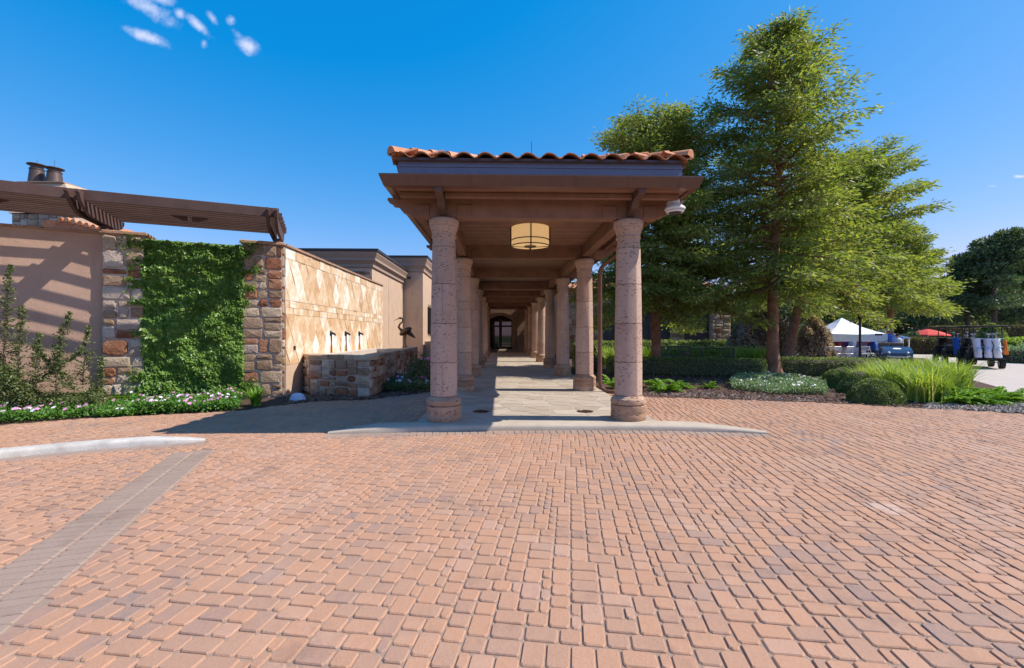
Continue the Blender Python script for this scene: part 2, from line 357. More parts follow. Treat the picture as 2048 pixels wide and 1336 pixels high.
L_far = leafmat('far_foliage', [(.09, .12, .05), (.17, .20, .09), (.28, .30, .15)], .2, big=.35)
L_hedge = leafmat('hedge_leaf', [(.07, .05, .03), (.12, .11, .045), (.24, .23, .08)], .25, big=.8)
M_pink = plain('pink_petal', (.75, .28, .55), .6); M_violet = plain('white_petal', (.80, .72, .80), .6)
M_green_paint = plain('green_paint', (.025, .05, .022), .45)
M_cream = plain('lantern_shade', (.66, .47, .26), .6, em=((1.0, .62, .27), .26))
M_bronze = plain('bronze', (.10, .065, .04), .35, metal=.8)
M_wplastic = plain('white_plastic', (.72, .72, .74), .35); M_black = plain('black_plastic', (.02, .02, .022), .35)
M_fabric_w = plain('white_canvas', (.80, .80, .82), .8); M_fabric_r = plain('red_canvas', (.62, .05, .03), .8); M_fabric_b = plain('blue_canvas', (.08, .22, .55), .8)
M_blue = plain('blue_paint', (.03, .09, .22), .25); M_tent_b = plain('pale_blue_canvas', (.20, .34, .62), .8)
M_cloth = plain('table_cloth', (.62, .63, .78), .85); M_rubber = plain('rubber', (.02, .02, .02), .8)
M_skin = plain('skin', (.50, .28, .19), .6); M_hair = plain('hair', (.06, .035, .02), .7)
M_denim = plain('trousers', (.05, .06, .10), .8)
m, nt, p, o, b_ = newmat('door_glass'); p.inputs['Base Color'].default_value = (.012, .012, .014, 1); p.inputs['Roughness'].default_value = .03; p.inputs['Specular IOR Level'].default_value = .9; M_glass = m
m, nt, p, o, b_ = newmat('water'); p.inputs['Base Color'].default_value = (.25, .22, .14, 1); p.inputs['Roughness'].default_value = .08
bp = N(nt, 'ShaderNodeBump'); bp.inputs['Strength'].default_value = .5; bp.inputs['Distance'].default_value = .02; lk(nt, b_.noise(None, 30, 3), bp.inputs['Height']); lk(nt, bp.outputs[0], p.inputs['Normal']); M_water = m
m, nt, p, o, b_ = newmat('falling_water'); p.inputs['Base Color'].default_value = (.95, .95, .97, 1); p.inputs['Roughness'].default_value = .1; p.inputs['Alpha'].default_value = .55; M_fall = m
M_dkcopper = plain('weathered_copper', (.10, .065, .055), .5, metal=.2)
# ================================================================== GROUND
def sheet(name, poly, z, mat, kind='structure'):
    mb = MB(); mb.add([(x, y, z) for x, y in poly], [list(range(len(poly)))])
    return tag(mb.build(name, mat), kind=kind)
WZ = .09                                   # top of the walkway
ground = sheet('ground', [(-900, -300), (900, -300), (900, 1500), (-900, 1500)], -.03, M_soil)
road = sheet('road', [g(1880, 742), w(1800, 30), w(1800, 70), w(2600, 70), w(2600, 8.6), g(2130, 836)], -.012, M_road)
LB = [g(-700, 905), g(-300, 872), g(0, 851), g(100, 843), g(200, 836), g(320, 830), g(420, 826), g(480, 822), g(565, 811), g(640, 803), g(740, 800), g(862, 784)]
RB = [g(1222, 786), g(1300, 795), g(1400, 798), g(1500, 801), g(1640, 806), g(1800, 815), g(1950, 822), g(2048, 829), g(2130, 836)]
X0, X1 = -1.32, 2.56                        # walkway sides
left_bed = LB + [(X0, 40), (-30, 40), (-30, LB[0][1])]
right_bed = RB + [w(1990, 13), w(1900, 17), w(1850, 28), (12, 60), (X1, 60)]
sheet('left_planting_bed', left_bed, -.006, M_mulch); rb_o = sheet('right_planting_bed', right_bed[::-1], -.004, M_mulch)
pave = tag(empty('pavement'), kind='structure')
pave_poly = [(-26, .3)] + [(-26, LB[0][1])] + LB + [(X0, 11.5), (X0, 7.3), (X1, 7.3), (X1, 10.6)] + RB + [w(2600, 8.5), (26, .3)]
mb = MB(); mb.add([(x, y, -.001) for x, y in pave_poly], [list(range(len(pave_poly)))]); mb.build('joint_bed', M_sand, pave)
# concrete kerb below the colonnade, tapering at both ends
kf = [(655, 869), (700, 868), (750, 867), (820, 865.3), (880, 863.8), (940, 862.5), (1000, 861.3), (1125, 861), (1250, 861), (1330, 862), (1400, 863.5), (1470, 865.5), (1535, 868.5)]
def kerb(name, px, width, height, mat, label):
    n = len(px); P = [Vector((*g(*q), 0)) for q in px]; vs = []
    for i, p in enumerate(P):
        d = (P[min(i + 1, n - 1)] - P[max(i - 1, 0)]).normalized(); nrm = Vector((-d.y, d.x, 0))
        W_, H_ = width(i / (n - 1)), height(i / (n - 1))
        prof = [(0, -.02), (0, H_ * .55), (W_ * .05, H_ * .8), (W_ * .14, H_ * .96), (W_ * .3, H_), (W_, H_), (W_, -.02)]
        vs += [p + nrm * a + Vector((0, 0, c)) for a, c in prof]
    k = 7; mb = MB(); mb.add(vs, [(i * k + j, (i + 1) * k + j, (i + 1) * k + j + 1, i * k + j + 1) for i in range(n - 1) for j in range(k - 1)] + [list(range(k)), list(range((n - 1) * k, n * k))])
    o = mb.build(name, mat, smooth=True); return tag(o, label, 'kerb')
tp = lambda t: min(1, t / .16, (1 - t) / .17)
kerb('kerb', kf, lambda t: .10 + .24 * max(0, tp(t)), lambda t: .03 + .063 * max(0, tp(t)), M_conc, 'long low concrete kerb in front of the first two columns, tapering into the pavers')
lk_px = [(-400, 990), (-200, 948), (-60, 926), (0, 918), (100, 908), (200, 899), (300, 892), (370, 887), (410, 883)]
kerb('kerb', lk_px, lambda t: .16 if t < .8 else .16 - .08 * (t - .8) / .2, lambda t: .10 if t < .75 else .10 - .07 * (t - .75) / .25, M_white_kerb, 'whitish curved concrete kerb at the left edge below the pink flowers')
# pavers -----------------------------------------------------------------
bandL = [g(0, 1159), g(343, 914)]; bandR = [g(0, 1274), g(433, 899)]
bd = Vector((bandR[1][0] - bandR[0][0], bandR[1][1] - bandR[0][1])).normalized(); bn = Vector((bd.y, -bd.x))
b0 = Vector(bandR[0]) - bd * 2.5
def band_s(x, y):
    q = Vector((x, y)) - b0; return q.dot(bd), -q.dot(bn)
BW = .46; BLEN = (Vector(bandR[1]) - b0).dot(bd) + .02
kpl = [Vector(g(*q)) for q in kf]; lpl = [Vector(g(*q)) for q in lk_px]
def sdist(x, y, pl):
    """signed distance: positive in front (camera side)"""
    best = 9, 0
    p = Vector((x, y))
    for a, c in zip(pl[:-1], pl[1:]):
        d = c - a; t = (p - a).dot(d) / d.dot(d)
        if t < -.02 or t > 1.02: continue
        t = max(0, min(1, t)); q = a + d * t; dd = (p - q).length
        if dd < abs(best[0]): best = (dd if (d.x * (p.y - a.y) - d.y * (p.x - a.x)) < 0 else -dd, t)
    return best[0]
def paver_geo(cx, cy, a, b_, ang, z, lod, rs, cuts=()):
    """tumbled block with cut corners and a worn top edge; cut where it meets a border"""
    ca, sa = math.cos(ang), math.sin(ang); A, Bh = a / 2 - .0022, b_ / 2 - .0022
    c = 0 if lod else rs.uniform(.010, .017)
    if lod: pts = [(-A, -Bh), (A, -Bh), (A, Bh), (-A, Bh)]
    else: pts = [(-A + c, -Bh), (A - c, -Bh), (A, -Bh + c), (A, Bh - c), (A - c, Bh), (-A + c, Bh), (-A, Bh - c), (-A, -Bh + c)]
    pts = [(cx + (p + rs.uniform(-.0015, .0015)) * ca - q * sa, cy + p * sa + q * ca) for p, q in pts]
    for (u, v, w_) in cuts:
        pts = clip(pts, u, v, w_)
        if len(pts) < 3: return None
    k = len(pts); mx = sum(p[0] for p in pts) / k; my = sum(p[1] for p in pts) / k
    ar = abs(sum(pts[i][0] * pts[(i + 1) % k][1] - pts[(i + 1) % k][0] * pts[i][1] for i in range(k))) / 2
    if ar < .0012: return None
    rr = math.sqrt(ar) / 2; vs = []
    for ins, dz in (((.0, -.013), (.0085, 0)) if lod else ((0, -.016), (.0028, -.0055), (.0080, 0))):
        f = max(.3, 1 - ins / rr); vs += [(mx + (x - mx) * f, my + (y - my) * f, z + dz) for x, y in pts]
    t = [rs.uniform(-.02, .02) for _ in range(2)]
    vs = [(x, y, q + t[0] * (x - cx) + t[1] * (y - cy)) for x, y, q in vs]; nr = len(vs) // k
    return vs, [(r * k + i, r * k + (i + 1) % k, (r + 1) * k + (i + 1) % k, (r + 1) * k + i) for r in range(nr - 1) for i in range(k)] + [list(range((nr - 1) * k, nr * k))]
def clip(poly, a, b_, c):
    """keep a*x+b*y<=c"""
    out = []
    for i in range(len(poly)):
        p_, q_ = poly[i], poly[(i + 1) % len(poly)]; dp, dq = a * p_[0] + b_ * p_[1] - c, a * q_[0] + b_ * q_[1] - c
        if dp <= 0: out.append(p_)
        if (dp < 0 < dq) or (dq < 0 < dp):
            t = dp / (dp - dq); out.append((p_[0] + (q_[0] - p_[0]) * t, p_[1] + (q_[1] - p_[1]) * t))
    return out
def segcut(x, y, pl, offs):
    """half-plane keeping the near side of an offset polyline (offs>0: keep camera side) around x, y"""
    p = Vector((x, y)); best = None
    for a, c in zip(pl[:-1], pl[1:]):
        d = c - a; t = (p - a).dot(d) / d.dot(d); tt = max(0, min(1, t)); dd = (p - (a + d * tt)).length
        if best is None or dd < best[0]: best = (dd, a, d.normalized(), t)
    dd, a, d, t = best; n = Vector((d.y, -d.x))      # towards the camera
    return n, a, dd, t
rs = random.Random(3); UN = .0575; PA = R(-9)
ca, sa = math.cos(PA), math.sin(PA)
gx0, gx1, gy0, gy1 = -320, 320, -40, 310
used = set(); blocks = []
shapes = [(2, 3), (3, 2), (2, 2), (2, 2), (3, 2), (2, 3), (1, 2), (2, 1)]
for j in range(gy0, gy1):
    for i in range(gx0, gx1):
        if (i, j) in used: continue
        x, y = i * UN, j * UN; wx, wy = x * ca - y * sa, x * sa + y * ca
        if wy < 1.6 or wy > 13.2 or abs(wx) > 1.22 * wy + 1.2: continue
        order = shapes[:]; rs.shuffle(order); order.sort(key=lambda s: -(s[0] * s[1] > 2) * (rs.random() < .82))
        for (a, c) in order + [(1, 1)]:
            cells = [(i + p_, j + q_) for p_ in range(a) for q_ in range(c)]
            if not any(k in used for k in cells): break
        used.update(cells)
        x, y = (i + a / 2) * UN, (j + c / 2) * UN; cx, cy = x * ca - y * sa, x * sa + y * ca
        if not inpoly(cx, cy, pave_poly): continue
        s, t = band_s(cx, cy); cuts = []
        if -.15 < t < BW + .15 and 0 < s < BLEN:
            if .015 < t < BW - .015: continue
            # bn points to the right of the band (t<0)
            if t < BW / 2: cuts.append((-bn.x, -bn.y, -(bn.dot(b0)) - .004))
            else: cuts.append((bn.x, bn.y, bn.dot(b0) - BW - .004))
        bad = False
        for pl, fr_, bk_ in ((kpl, .25, -.30), (lpl, .21, -.14)):
            n_, a_, dd, tt = segcut(cx, cy, pl, 0); sd_ = (Vector((cx, cy)) - a_).dot(n_)
            if dd > .55: continue
            if -.02 < tt < 1.02 and bk_ + .03 < sd_ < fr_ - .03: bad = True; break
            if sd_ > 0 and -.05 < tt < 1.05: cuts.append((-n_.x, -n_.y, -(n_.dot(a_) + fr_ + .004)))
        if bad: continue
        blocks.append((cx, cy, a * UN, c * UN, PA, 0, cuts))
# soldier band (two rows of thin bricks) and soldier rows along the kerbs
bang = math.atan2(bd.y, bd.x)
for q in range(int(BLEN / .09)):
    for row in (0, 1):
        c = b0 + bd * ((q + .5) * .09) - bn * (.115 + row * .23)
        if c.y > 1.5 and sdist(c.x, c.y, lpl) > .1 or (c.y > 1.5 and c.x > -3.9): blocks.append((c.x, c.y, .09, .228, bang, 1, ()))
for pl, wid in ((kpl, .24), (lpl, .2)):
    for a, c in zip(pl[:-1], pl[1:]):
        d = c - a; L_ = d.length; nb = max(1, int(L_ / .1)); d.normalize(); nn = Vector((d.y, -d.x))
        for q in range(nb):
            p_ = a + d * ((q + .5) * L_ / nb) + nn * (wid / 2 + .01); s, t = band_s(p_.x, p_.y)
            if -.03 < t < BW + .03 and 0 < s < BLEN: continue
            blocks.append((p_.x, p_.y, L_ / nb, wid, math.atan2(d.y, d.x), 1, ()))
def cam_of(x, y): return (x * CA - y * SA, x * SA + y * CA)
def vis(bk):
    Xc, Zc = cam_of(bk[0], bk[1]); px, py = 1024 + F * Xc / Zc, 668 + F * EYE / Zc
    return -10 < px < 2058 and py < 1345
def imsize(bk): Zc = cam_of(bk[0], bk[1])[1]; return bk[2] * bk[3] / Zc ** 3
blocks.sort(key=lambda k: -(imsize(k) if vis(k) else 0))
print('pavers', len(blocks))
st = [MB(), MB()]; npv = 0
for i, bk in enumerate(blocks):
    z = .0085 + rs.uniform(-.0016, .0016); Zc = cam_of(bk[0], bk[1])[1]
    res = paver_geo(bk[0], bk[1], bk[2], bk[3], bk[4], z, 0 if (Zc < 9 or i < 300) else 1, rs, bk[6])
    if res is None: continue
    vs, fs = res; npv += 1
    if npv <= 300:
        mb = MB(); c = Vector((bk[0], bk[1], 0)); mb.add([Vector(v) - c for v in vs], fs)
        link_o = mb.build('paver', M_band if bk[5] else M_paver, pave, loc=(bk[0], bk[1], 0))
    else: st[bk[5]].add(vs, fs)
for k, nm in ((0, 'far_pavers'), (1, 'border_pavers')):
    me = bpy.data.meshes.new(nm); me.from_pydata(st[k].v, [], st[k].f); me.materials.append(M_band if k else M_paver)
    tag(link(nm, me, pave), kind='stuff')
# pale worn patch on the pavers, lower right
# ================================================================== WALKWAY of flagstones
walk = tag(empty('walkway'), kind='structure')
mb = MB(); mb.box(X0, 7.28, -.02, X1, 38.2, WZ - .005); mb.build('walkway_bed', M_grout, walk)
def clip(poly, a, b_, c):
    """keep a*x+b*y<=c"""
    out = []
    for i in range(len(poly)):
        p_, q_ = poly[i], poly[(i + 1) % len(poly)]; dp, dq = a * p_[0] + b_ * p_[1] - c, a * q_[0] + b_ * q_[1] - c
        if dp <= 0: out.append(p_)
        if (dp < 0 < dq) or (dq < 0 < dp):
            t = dp / (dp - dq); out.append((p_[0] + (q_[0] - p_[0]) * t, p_[1] + (q_[1] - p_[1]) * t))
    return out
def shrink(poly, d):
    cx = sum(p_[0] for p_ in poly) / len(poly); cy = sum(p_[1] for p_ in poly) / len(poly); out = list(poly)
    for i in range(len(poly)):
        p_, q_ = poly[i], poly[(i + 1) % len(poly)]; ex, ey = q_[0] - p_[0], q_[1] - p_[1]; L_ = math.hypot(ex, ey)
        if L_ < 1e-5: continue
        nx, ny = ey / L_, -ex / L_
        if (cx - p_[0]) * nx + (cy - p_[1]) * ny > 0: nx, ny = -nx, -ny
        out = clip(out, nx, ny, p_[0] * nx + p_[1] * ny - d)
        if len(out) < 3: return []
    return out
rs = random.Random(5); sites = []
y = 7.3
while y < 38:
    x = X0 + rs.uniform(0, .3)
    while x < X1:
        sites.append((x + rs.uniform(-.16, .16), y + rs.uniform(-.16, .16))); x += .5
    y += .42
far = MB(); nst = 0
for s in sites:
    poly = [(X0, 7.30), (X1, 7.30), (X1, 38.1), (X0, 38.1)]
    for q in sites:
        dx, dy = q[0] - s[0], q[1] - s[1]
        if q is s or dx * dx + dy * dy > 2.2: continue
        poly = clip(poly, dx, dy, (q[0] ** 2 + q[1] ** 2 - s[0] ** 2 - s[1] ** 2) / 2)
    poly = shrink(poly, .009)
    if len(poly) < 3: continue
    inner = shrink(poly, .006) or poly
    if s[1] < 17 and nst < 230:
        mb = MB(); mb.prism(poly, WZ - .012, WZ - .002)
        mb.prism(inner, WZ - .0015, WZ); mb.build('flagstone', M_flag, walk); nst += 1
    else: far.prism(poly, WZ - .0118, WZ)
tag(far.build('far_flagstones', M_flag, walk), kind='stuff')
for (px, k) in ((962, 0), (1170, 1)):
    x, y = g(px, 823, WZ); t = empty('ground_light', (x, y, WZ), label=('round dark uplight set in the shaded left part of the walkway', 'round dark uplight set in the sunlit flagstones near the right column')[k], cat='ground light', group='uplights in the walkway')
    mb = MB(); mb.lathe([(.15, -.03), (.15, .006), (.125, .008), (.12, .003)], 20); mb.build('trim_ring', M_bronze, t, True)
    mb = MB(); mb.lathe([(.118, -.03), (.118, .0025)], 20); mb.build('lens', M_black, t)
# ================================================================== COLUMNS
CX = .615; HX = 1.525; YC0 = 7.42; DY = 3.86; NROW = 8; CT = 3.38
def drum(r0, r1, z0, z1, k):
    """octagonal shaft block with softened arrises"""
    mb = MB(); vs = []
    for r_, z in ((r0 - .006, z0 + .001), (r0, z0 + .006), (r1, z1 - .006), (r1 - .006, z1 - .001)):
        for i in range(8):
            for q in (-4.0, 0, 4.0):
                t = R(45 * i + 22.5 + q); rr_ = r_ * (1.045 if q == 0 else 1.034); vs.append((rr_ * math.cos(t), rr_ * math.sin(t), z))
    mb.add(vs, [(a * 24 + i, a * 24 + (i + 1) % 24, (a + 1) * 24 + (i + 1) % 24, (a + 1) * 24 + i) for a in range(3) for i in range(24)] + [list(range(24))[::-1], list(range(72, 96))]); return mb
def col_make():
    t = empty('column')
    mb = MB(); mb.lathe([(.275, WZ), (.287, WZ + .03), (.287, WZ + .10), (.28, WZ + .115), (.285, WZ + .125), (.285, WZ + .24), (.275, WZ + .25)], 32); mb.build('base', M_cantera_d, t, True)
    mb = MB(); mb.lathe([(.262, WZ + .252), (.284, WZ + .27), (.29, WZ + .31), (.28, WZ + .345), (.255, WZ + .362), (.24, WZ + .385), (.215, WZ + .40)], 32); mb.build('base_moulding', M_cantera_d, t, True)
    zs = [WZ + .402, WZ + .95, WZ + 1.58, WZ + 2.22, WZ + 2.82]; rr = lambda z: .215 - .034 * max(0, (z - 1.2) / 2.0) ** 1.3
    for a, c in zip(zs[:-1], zs[1:]): drum(rr(a), rr(c), a + .0015, c - .0015, 0).build('drum', M_cantera, t, True)
    a = zs[-1]
    mb = MB(); mb.lathe([(rr(a) + .008, a + .002), (.185, a + .06), (.185, a + .155), (.198, a + .16), (.202, a + .175), (.198, a + .19), (.190, a + .195), (.196, a + .24), (.212, a + .29), (.228, a + .325), (.230, a + .335), (.222, a + .342), (.236, a + .356), (.242, a + .38), (.243, a + .43), (.236, a + .45), (.20, CT + .002)], 32)
    mb.build('capital', M_cantera, t, True)
    # fine upright seam where the two half shells of a drum meet
    mb = MB()
    for a, c in ((zs[0], zs[1]), (zs[2], zs[3])):
        for an in (R(-90),):
            x, y = (rr(a) - .0005) * math.cos(an), (rr(a) - .0005) * math.sin(an); x2, y2 = (rr(c) - .0005) * math.cos(an), (rr(c) - .0005) * math.sin(an)
            mb.tube([(x, y, a + .01), (x2, y2, c - .01)], .003, 4)
    mb.build('seam', M_cantera_d, t)
    return t
ORD = ['first', 'second', 'third', 'fourth', 'fifth', 'sixth', 'seventh', 'last']
c0 = None
for k in range(NROW):
    for s, nm in ((-1, 'left'), (1, 'right')):
        c = col_make() if c0 is None else copy_tree(c0)
        c0 = c0 or c
        c.location = (CX + s * HX, YC0 + k * DY, 0); c.rotation_euler.z = (0 if k == 0 and s < 0 else R(90 * random.randint(0, 3)))
        tag(c, ('nearest %s column of pitted pink stone, standing on the kerb' % nm) if k == 0 else 'pitted pink stone column, %s from the front in the %s row' % (ORD[k], nm), 'column', 'stone columns of the covered walkway')
# ================================================================== COLONNADE ROOF
roof = empty('colonnade_roof', (CX, 22, 3.38), label='long timber walkway roof on stone columns with clay tiles and copper gutter', cat='roof')
def up(o): o.location = Vector(o.location) - Vector(roof.location); return o     # build in world coordinates, parent under the Empty
def rp(mb, name, mat, smooth=False, parent=None):
    o = mb.build(name, mat, None, smooth); o.parent = roof; o.matrix_parent_inverse = Matrix.Identity(4); up(o); return o
for k in range(NROW):
    y = YC0 + k * DY
    prof = [(-2.42, 3.70), (-2.42, 3.655), (-2.35, 3.65), (-2.35, 3.60), (-2.27, 3.59), (-2.20, 3.50), (-2.07, 3.43), (-1.98, 3.425), (-1.98, 3.385)]
    full = [(CX + a, z) for a, z in prof] + [(CX - a, z) for a, z in prof[::-1]]
    mb = MB(); mb.xprism(full, y - .10, y + .10, 'y'); rp(mb, 'cross_beam', M_brown)
    if k < 3:
        for s in (-1, 1):
            for q in (-1, 1):
                mb = MB(); mb.bbox(CX + s * HX + q * .34 - .12, y - .115, 3.40, CX + s * HX + q * .34 + .12, y + .115, 3.60, .008)
                rp(mb, 'splice_plate', M_brown)
for s in (-1, 1):
    for k in range(NROW - 1):
        mb = MB(); mb.bbox(CX + s * HX - .09, YC0 + k * DY + .103, 3.42, CX + s * HX + .09, YC0 + (k + 1) * DY - .103, 3.697, .01); rp(mb, 'long_beam', M_brown)
    # outlooker from the front beam to the gutter
    mb = MB(); x = CX + s * HX; mb.xprism([(6.68, 3.70), (6.68, 3.62), (6.78, 3.60), (7.0, 3.56), (7.06, 3.49), (7.22, 3.46), (7.315, 3.38), (7.315, 3.70)], x - .055, x + .055, 'x'); rp(mb, 'outlooker', M_pergola)
EX0, EX1, EY0, EY1 = -1.76, 3.04, 6.60, 38.2
mb = MB(); mb.box(EX0 + .1, EY0 + .1, 3.702, EX1 - .1, EY1, 3.75); rp(mb, 'ceiling', M_brown)
mb = MB()
for q in range(34):
    y = 7.56 + q * .107; mb.box(CX - HX + .1, y, 3.688, CX + HX - .1, y + .096, 3.7015)
rp(mb, 'ceiling_board', M_brown)['kind'] = 'stuff'
mb = MB(); mb.bbox(EX0 + .22, 6.98, 3.61, CX - HX - .06, 7.06, 3.70, .01); mb.bbox(CX - HX + .06, 6.98, 3.61, CX + HX - .06, 7.06, 3.70, .01); mb.bbox(CX + HX + .06, 6.98, 3.61, EX1 - .22, 7.06, 3.70, .01); rp(mb, 'soffit_board', M_brown)
for s in (-1, 1):
    mb = MB(); x = CX + s * 2.02; mb.bbox(x - .04, 7.56, 3.60, x + .04, EY1, 3.70, .01); rp(mb, 'eave_board', M_brown)
def ringmesh(prof, mb=None):
    """profile of (inset, z) swept round front and sides (U-shape)"""
    mb = mb or MB(); k = len(prof); vs = []
    for (sx, sy) in ((-1, 1), (-1, -1), (1, -1), (1, 1)):
        for ins, z in prof: vs.append(((EX0 + ins) if sx < 0 else (EX1 - ins), (EY0 + ins) if sy < 0 else EY1, z))
    mb.add(vs, [(c * k + i, (c + 1) * k + i, (c + 1) * k + (i + 1) % k, c * k + (i + 1) % k) for c in range(3) for i in range(k)] + [list(range(k)), list(range(3 * k, 4 * k))]); return mb
rp(ringmesh([(0, 3.845), (.0, 3.825), (.055, 3.685), (.16, 3.675), (.17, 3.80), (.15, 3.80), (.14, 3.70), (.07, 3.70), (.02, 3.845)]), 'gutter', M_gutter)
mb = MB()
for q in range(6):
    x = EX0 + .55 + q * .78; mb.xprism([(EY0 - .004, 3.846), (EY0 - .004, 3.822), (EY0 + .050, 3.682), (EY0 + .09, 3.672), (EY0 + .09, 3.70), (EY0 + .03, 3.846)], x - .008, x + .008, 'x')
rp(mb, 'gutter_seam', M_gutter)
rp(ringmesh([(.175, 3.78), (.18, 3.87), (.235, 3.93), (.235, 4.02), (.222, 4.025), (.222, 4.05), (.235, 4.055), (.24, 4.17), (.30, 4.17), (.30, 3.78)]), 'flashing', M_flash)
# tiles
TP = .327; PITCH = .30; TY0 = EY0 + .17; TX0, TX1 = EX0 + .16, EX1 - .16; TZ = 4.165; HWR = (TX1 - TX0) / 2
NT = 14; TPX = (TX1 - TX0) / NT
def tileprof(u): # u in 0..1
    return .040 * (math.sin(u * 2 * math.pi - .6) + .18 * math.sin(4 * math.pi * u))
def tile(mb, u0, s0, s1, drop, TPw):
    """curved tile in slope coords: across u (metres), along slope s"""
    n = 10; vs = []
    for s_, lift in ((s0, .022), (s1, .0)):
        for th in (0, -.016):
            for i in range(n + 1):
                uu = u0 + TPw * (i / n * 1.06); vs.append((uu, s_, TZ + s_ * PITCH + lift + tileprof(i / n * 1.06) + th))
    k = n + 1; fs = [(i, i + 1, 2 * k + i + 1, 2 * k + i) for i in range(n)] + [(k + i + 1, k + i, 3 * k + i, 3 * k + i + 1) for i in range(n)] + [(k + i, k + i + 1, i + 1, i) for i in range(n)]
    fs += [(0, 2 * k, 3 * k, k), (n, k + n, 3 * k + n, 2 * k + n)]
    return vs, fs
stt = MB(); ROWL = .36
for j in range(7):
    for i in range(NT):
        s0, s1 = j * ROWL, (j + 1) * ROWL + .05
        xm = TX0 + (i + .5) * TPX
        if j and min(xm - TX0, TX1 - xm) < s0 + .05: continue
        vs, fs = tile(None, TX0 + i * TPX, s0, s1, 0, TPX); vs = [(v[0], TY0 - .05 + v[1], v[2]) for v in vs]
        if j == 0: mb = MB(); mb.add(vs, fs); rp(mb, 'roof_tile', M_tile, True)
        else: stt.add(vs, fs)
nside = int((EY1 - TY0) / TP)
for sd in (-1, 1):
    for j in range(7):
        for i in range(nside):
            s0, s1 = j * ROWL, (j + 1) * ROWL + .05; ym = (i + .5) * TP
            if ym < s0 + .05: continue
            if s0 > HWR - .1: continue
            s1 = min(s1, HWR)
            vs, fs = tile(None, TY0 + i * TP, s0, s1, 0, TP)
            stt.add([((TX0 - .05 + v[1]) if sd < 0 else (TX1 + .05 - v[1]), v[0], v[2]) for v in vs], fs)
rp(stt, 'tile_field', M_tile, True)['kind'] = 'stuff'
mb = MB(); ap = TZ + HWR * PITCH - .06
mb.add([(TX0, TY0, TZ - .06), (TX1, TY0, TZ - .06), (CX + .03, TY0 + HWR, ap), (TX0, EY1, TZ - .06), (TX1, EY1, TZ - .06), (CX + .03, EY1, ap)], [(0, 1, 2), (0, 2, 5, 3), (1, 4, 5, 2), (3, 5, 4)])
rp(mb, 'roof_deck', M_brown)
for sd in (-1, 1):
    cor = Vector((TX0 - .01 if sd < 0 else TX1 + .01, TY0 - .03, TZ + .005)); apx = Vector((CX + .03, TY0 + HWR, TZ + HWR * PITCH + .05)); d = apx - cor; L_ = d.length; d.normalize()
    side = d.cross(Vector((0, 0, 1))).normalized(); upv = side.cross(d)
    nc = 9
    for i in range(nc):
        a = cor + d * (L_ * i / nc); c = cor + d * (L_ * (i + 1) / nc + .05); vs = []; n = 8
        for p_, r_, lf in ((a, .105, .018), (c, .09, 0.0)):
            for th in (0, .016):
                for q in range(n + 1):
                    t = math.pi * q / n; vs.append(p_ + side * math.cos(t) * (r_ - th) + upv * (math.sin(t) * (r_ - th) + lf))
        k = n + 1; fs = [(q, q + 1, 2 * k + q + 1, 2 * k + q) for q in range(n)] + [(k + q + 1, k + q, 3 * k + q, 3 * k + q + 1) for q in range(n)] + [(k + q, k + q + 1, q + 1, q) for q in range(n)]
        if i == 0: fs.append([k + q for q in range(n + 1)])
        mb = MB(); mb.add(vs, fs); rp(mb, 'hip_tile', M_tile, True)
mb = MB(); x, y = w(1063, 9.6); mb.tube([(x, y, 4.7), (x, y, 5.6)], .006, 5); rp(mb, 'lightning_rod', M_bronze)
# downspout
dx, dyy = w(1200, 11.2); dsp = MB()
dsp.tube([(EX1 - .12, 9.7, 3.70), (EX1 - .14, 9.75, 3.60), (2.75, 10.2, 3.35), (2.52, 10.8, 3.18), (2.47, 10.95, 3.06), (2.47, 11.0, 2.9), (2.47, 11.0, .35), (2.50, 10.98, .18), (2.62, 10.92, .10), (3.05, 10.75, .08)], .052, 10)
tag(dsp.build('downspout', M_gutter, smooth=True), 'copper downspout bending down beside the second right column', 'downspout')
# ------------------------------------------------------------------ lantern
lx, ly = w(1060.5, 9.25); LZ = 3.30
lan = empty('lantern', (lx, ly, LZ), label='round cream drum lantern hanging under the front bay ceiling', cat='lantern')
mb = MB(); mb.lathe([(.385, .015), (.385, .385)], 32, caps=False); mb.build('lamp_shade', M_cream, lan, True)
mb = MB(); mb.lathe([(.02, .02), (.375, .018), (.375, .024), (.02, .026)], 32); mb.build('diffuser', M_cream, lan)
fr = MB()
for z in (0, .115):
    n = 32; 
    fr.tube([(.392 * math.cos(2 * math.pi * i / n), .392 * math.sin(2 * math.pi * i / n), z) for i in range(n + 1)], .011, 6)
for q in range(4):
    a = R(-92 + 90 * q); x, y = .40 * math.cos(a), .40 * math.sin(a); fr.box(x - .012, y - .012, -.05, x + .012, y + .012, .398)
    fr.tube([(0, 0, -.02), (.16 * math.cos(a), .16 * math.sin(a), -.012), (.392 * math.cos(a), .392 * math.sin(a), 0)], .008, 5)
fr.lathe([(.01, -.07), (.022, -.055), (.012, -.035), (.05, -.025), (.13, -.01), (.13, .0)], 16)
fr.build('frame', M_bronze, lan, True)
mb = MB(); mb.tube([(0, 0, .02), (0, 0, .4)], .02, 8); mb.build('stem', M_bronze, lan)
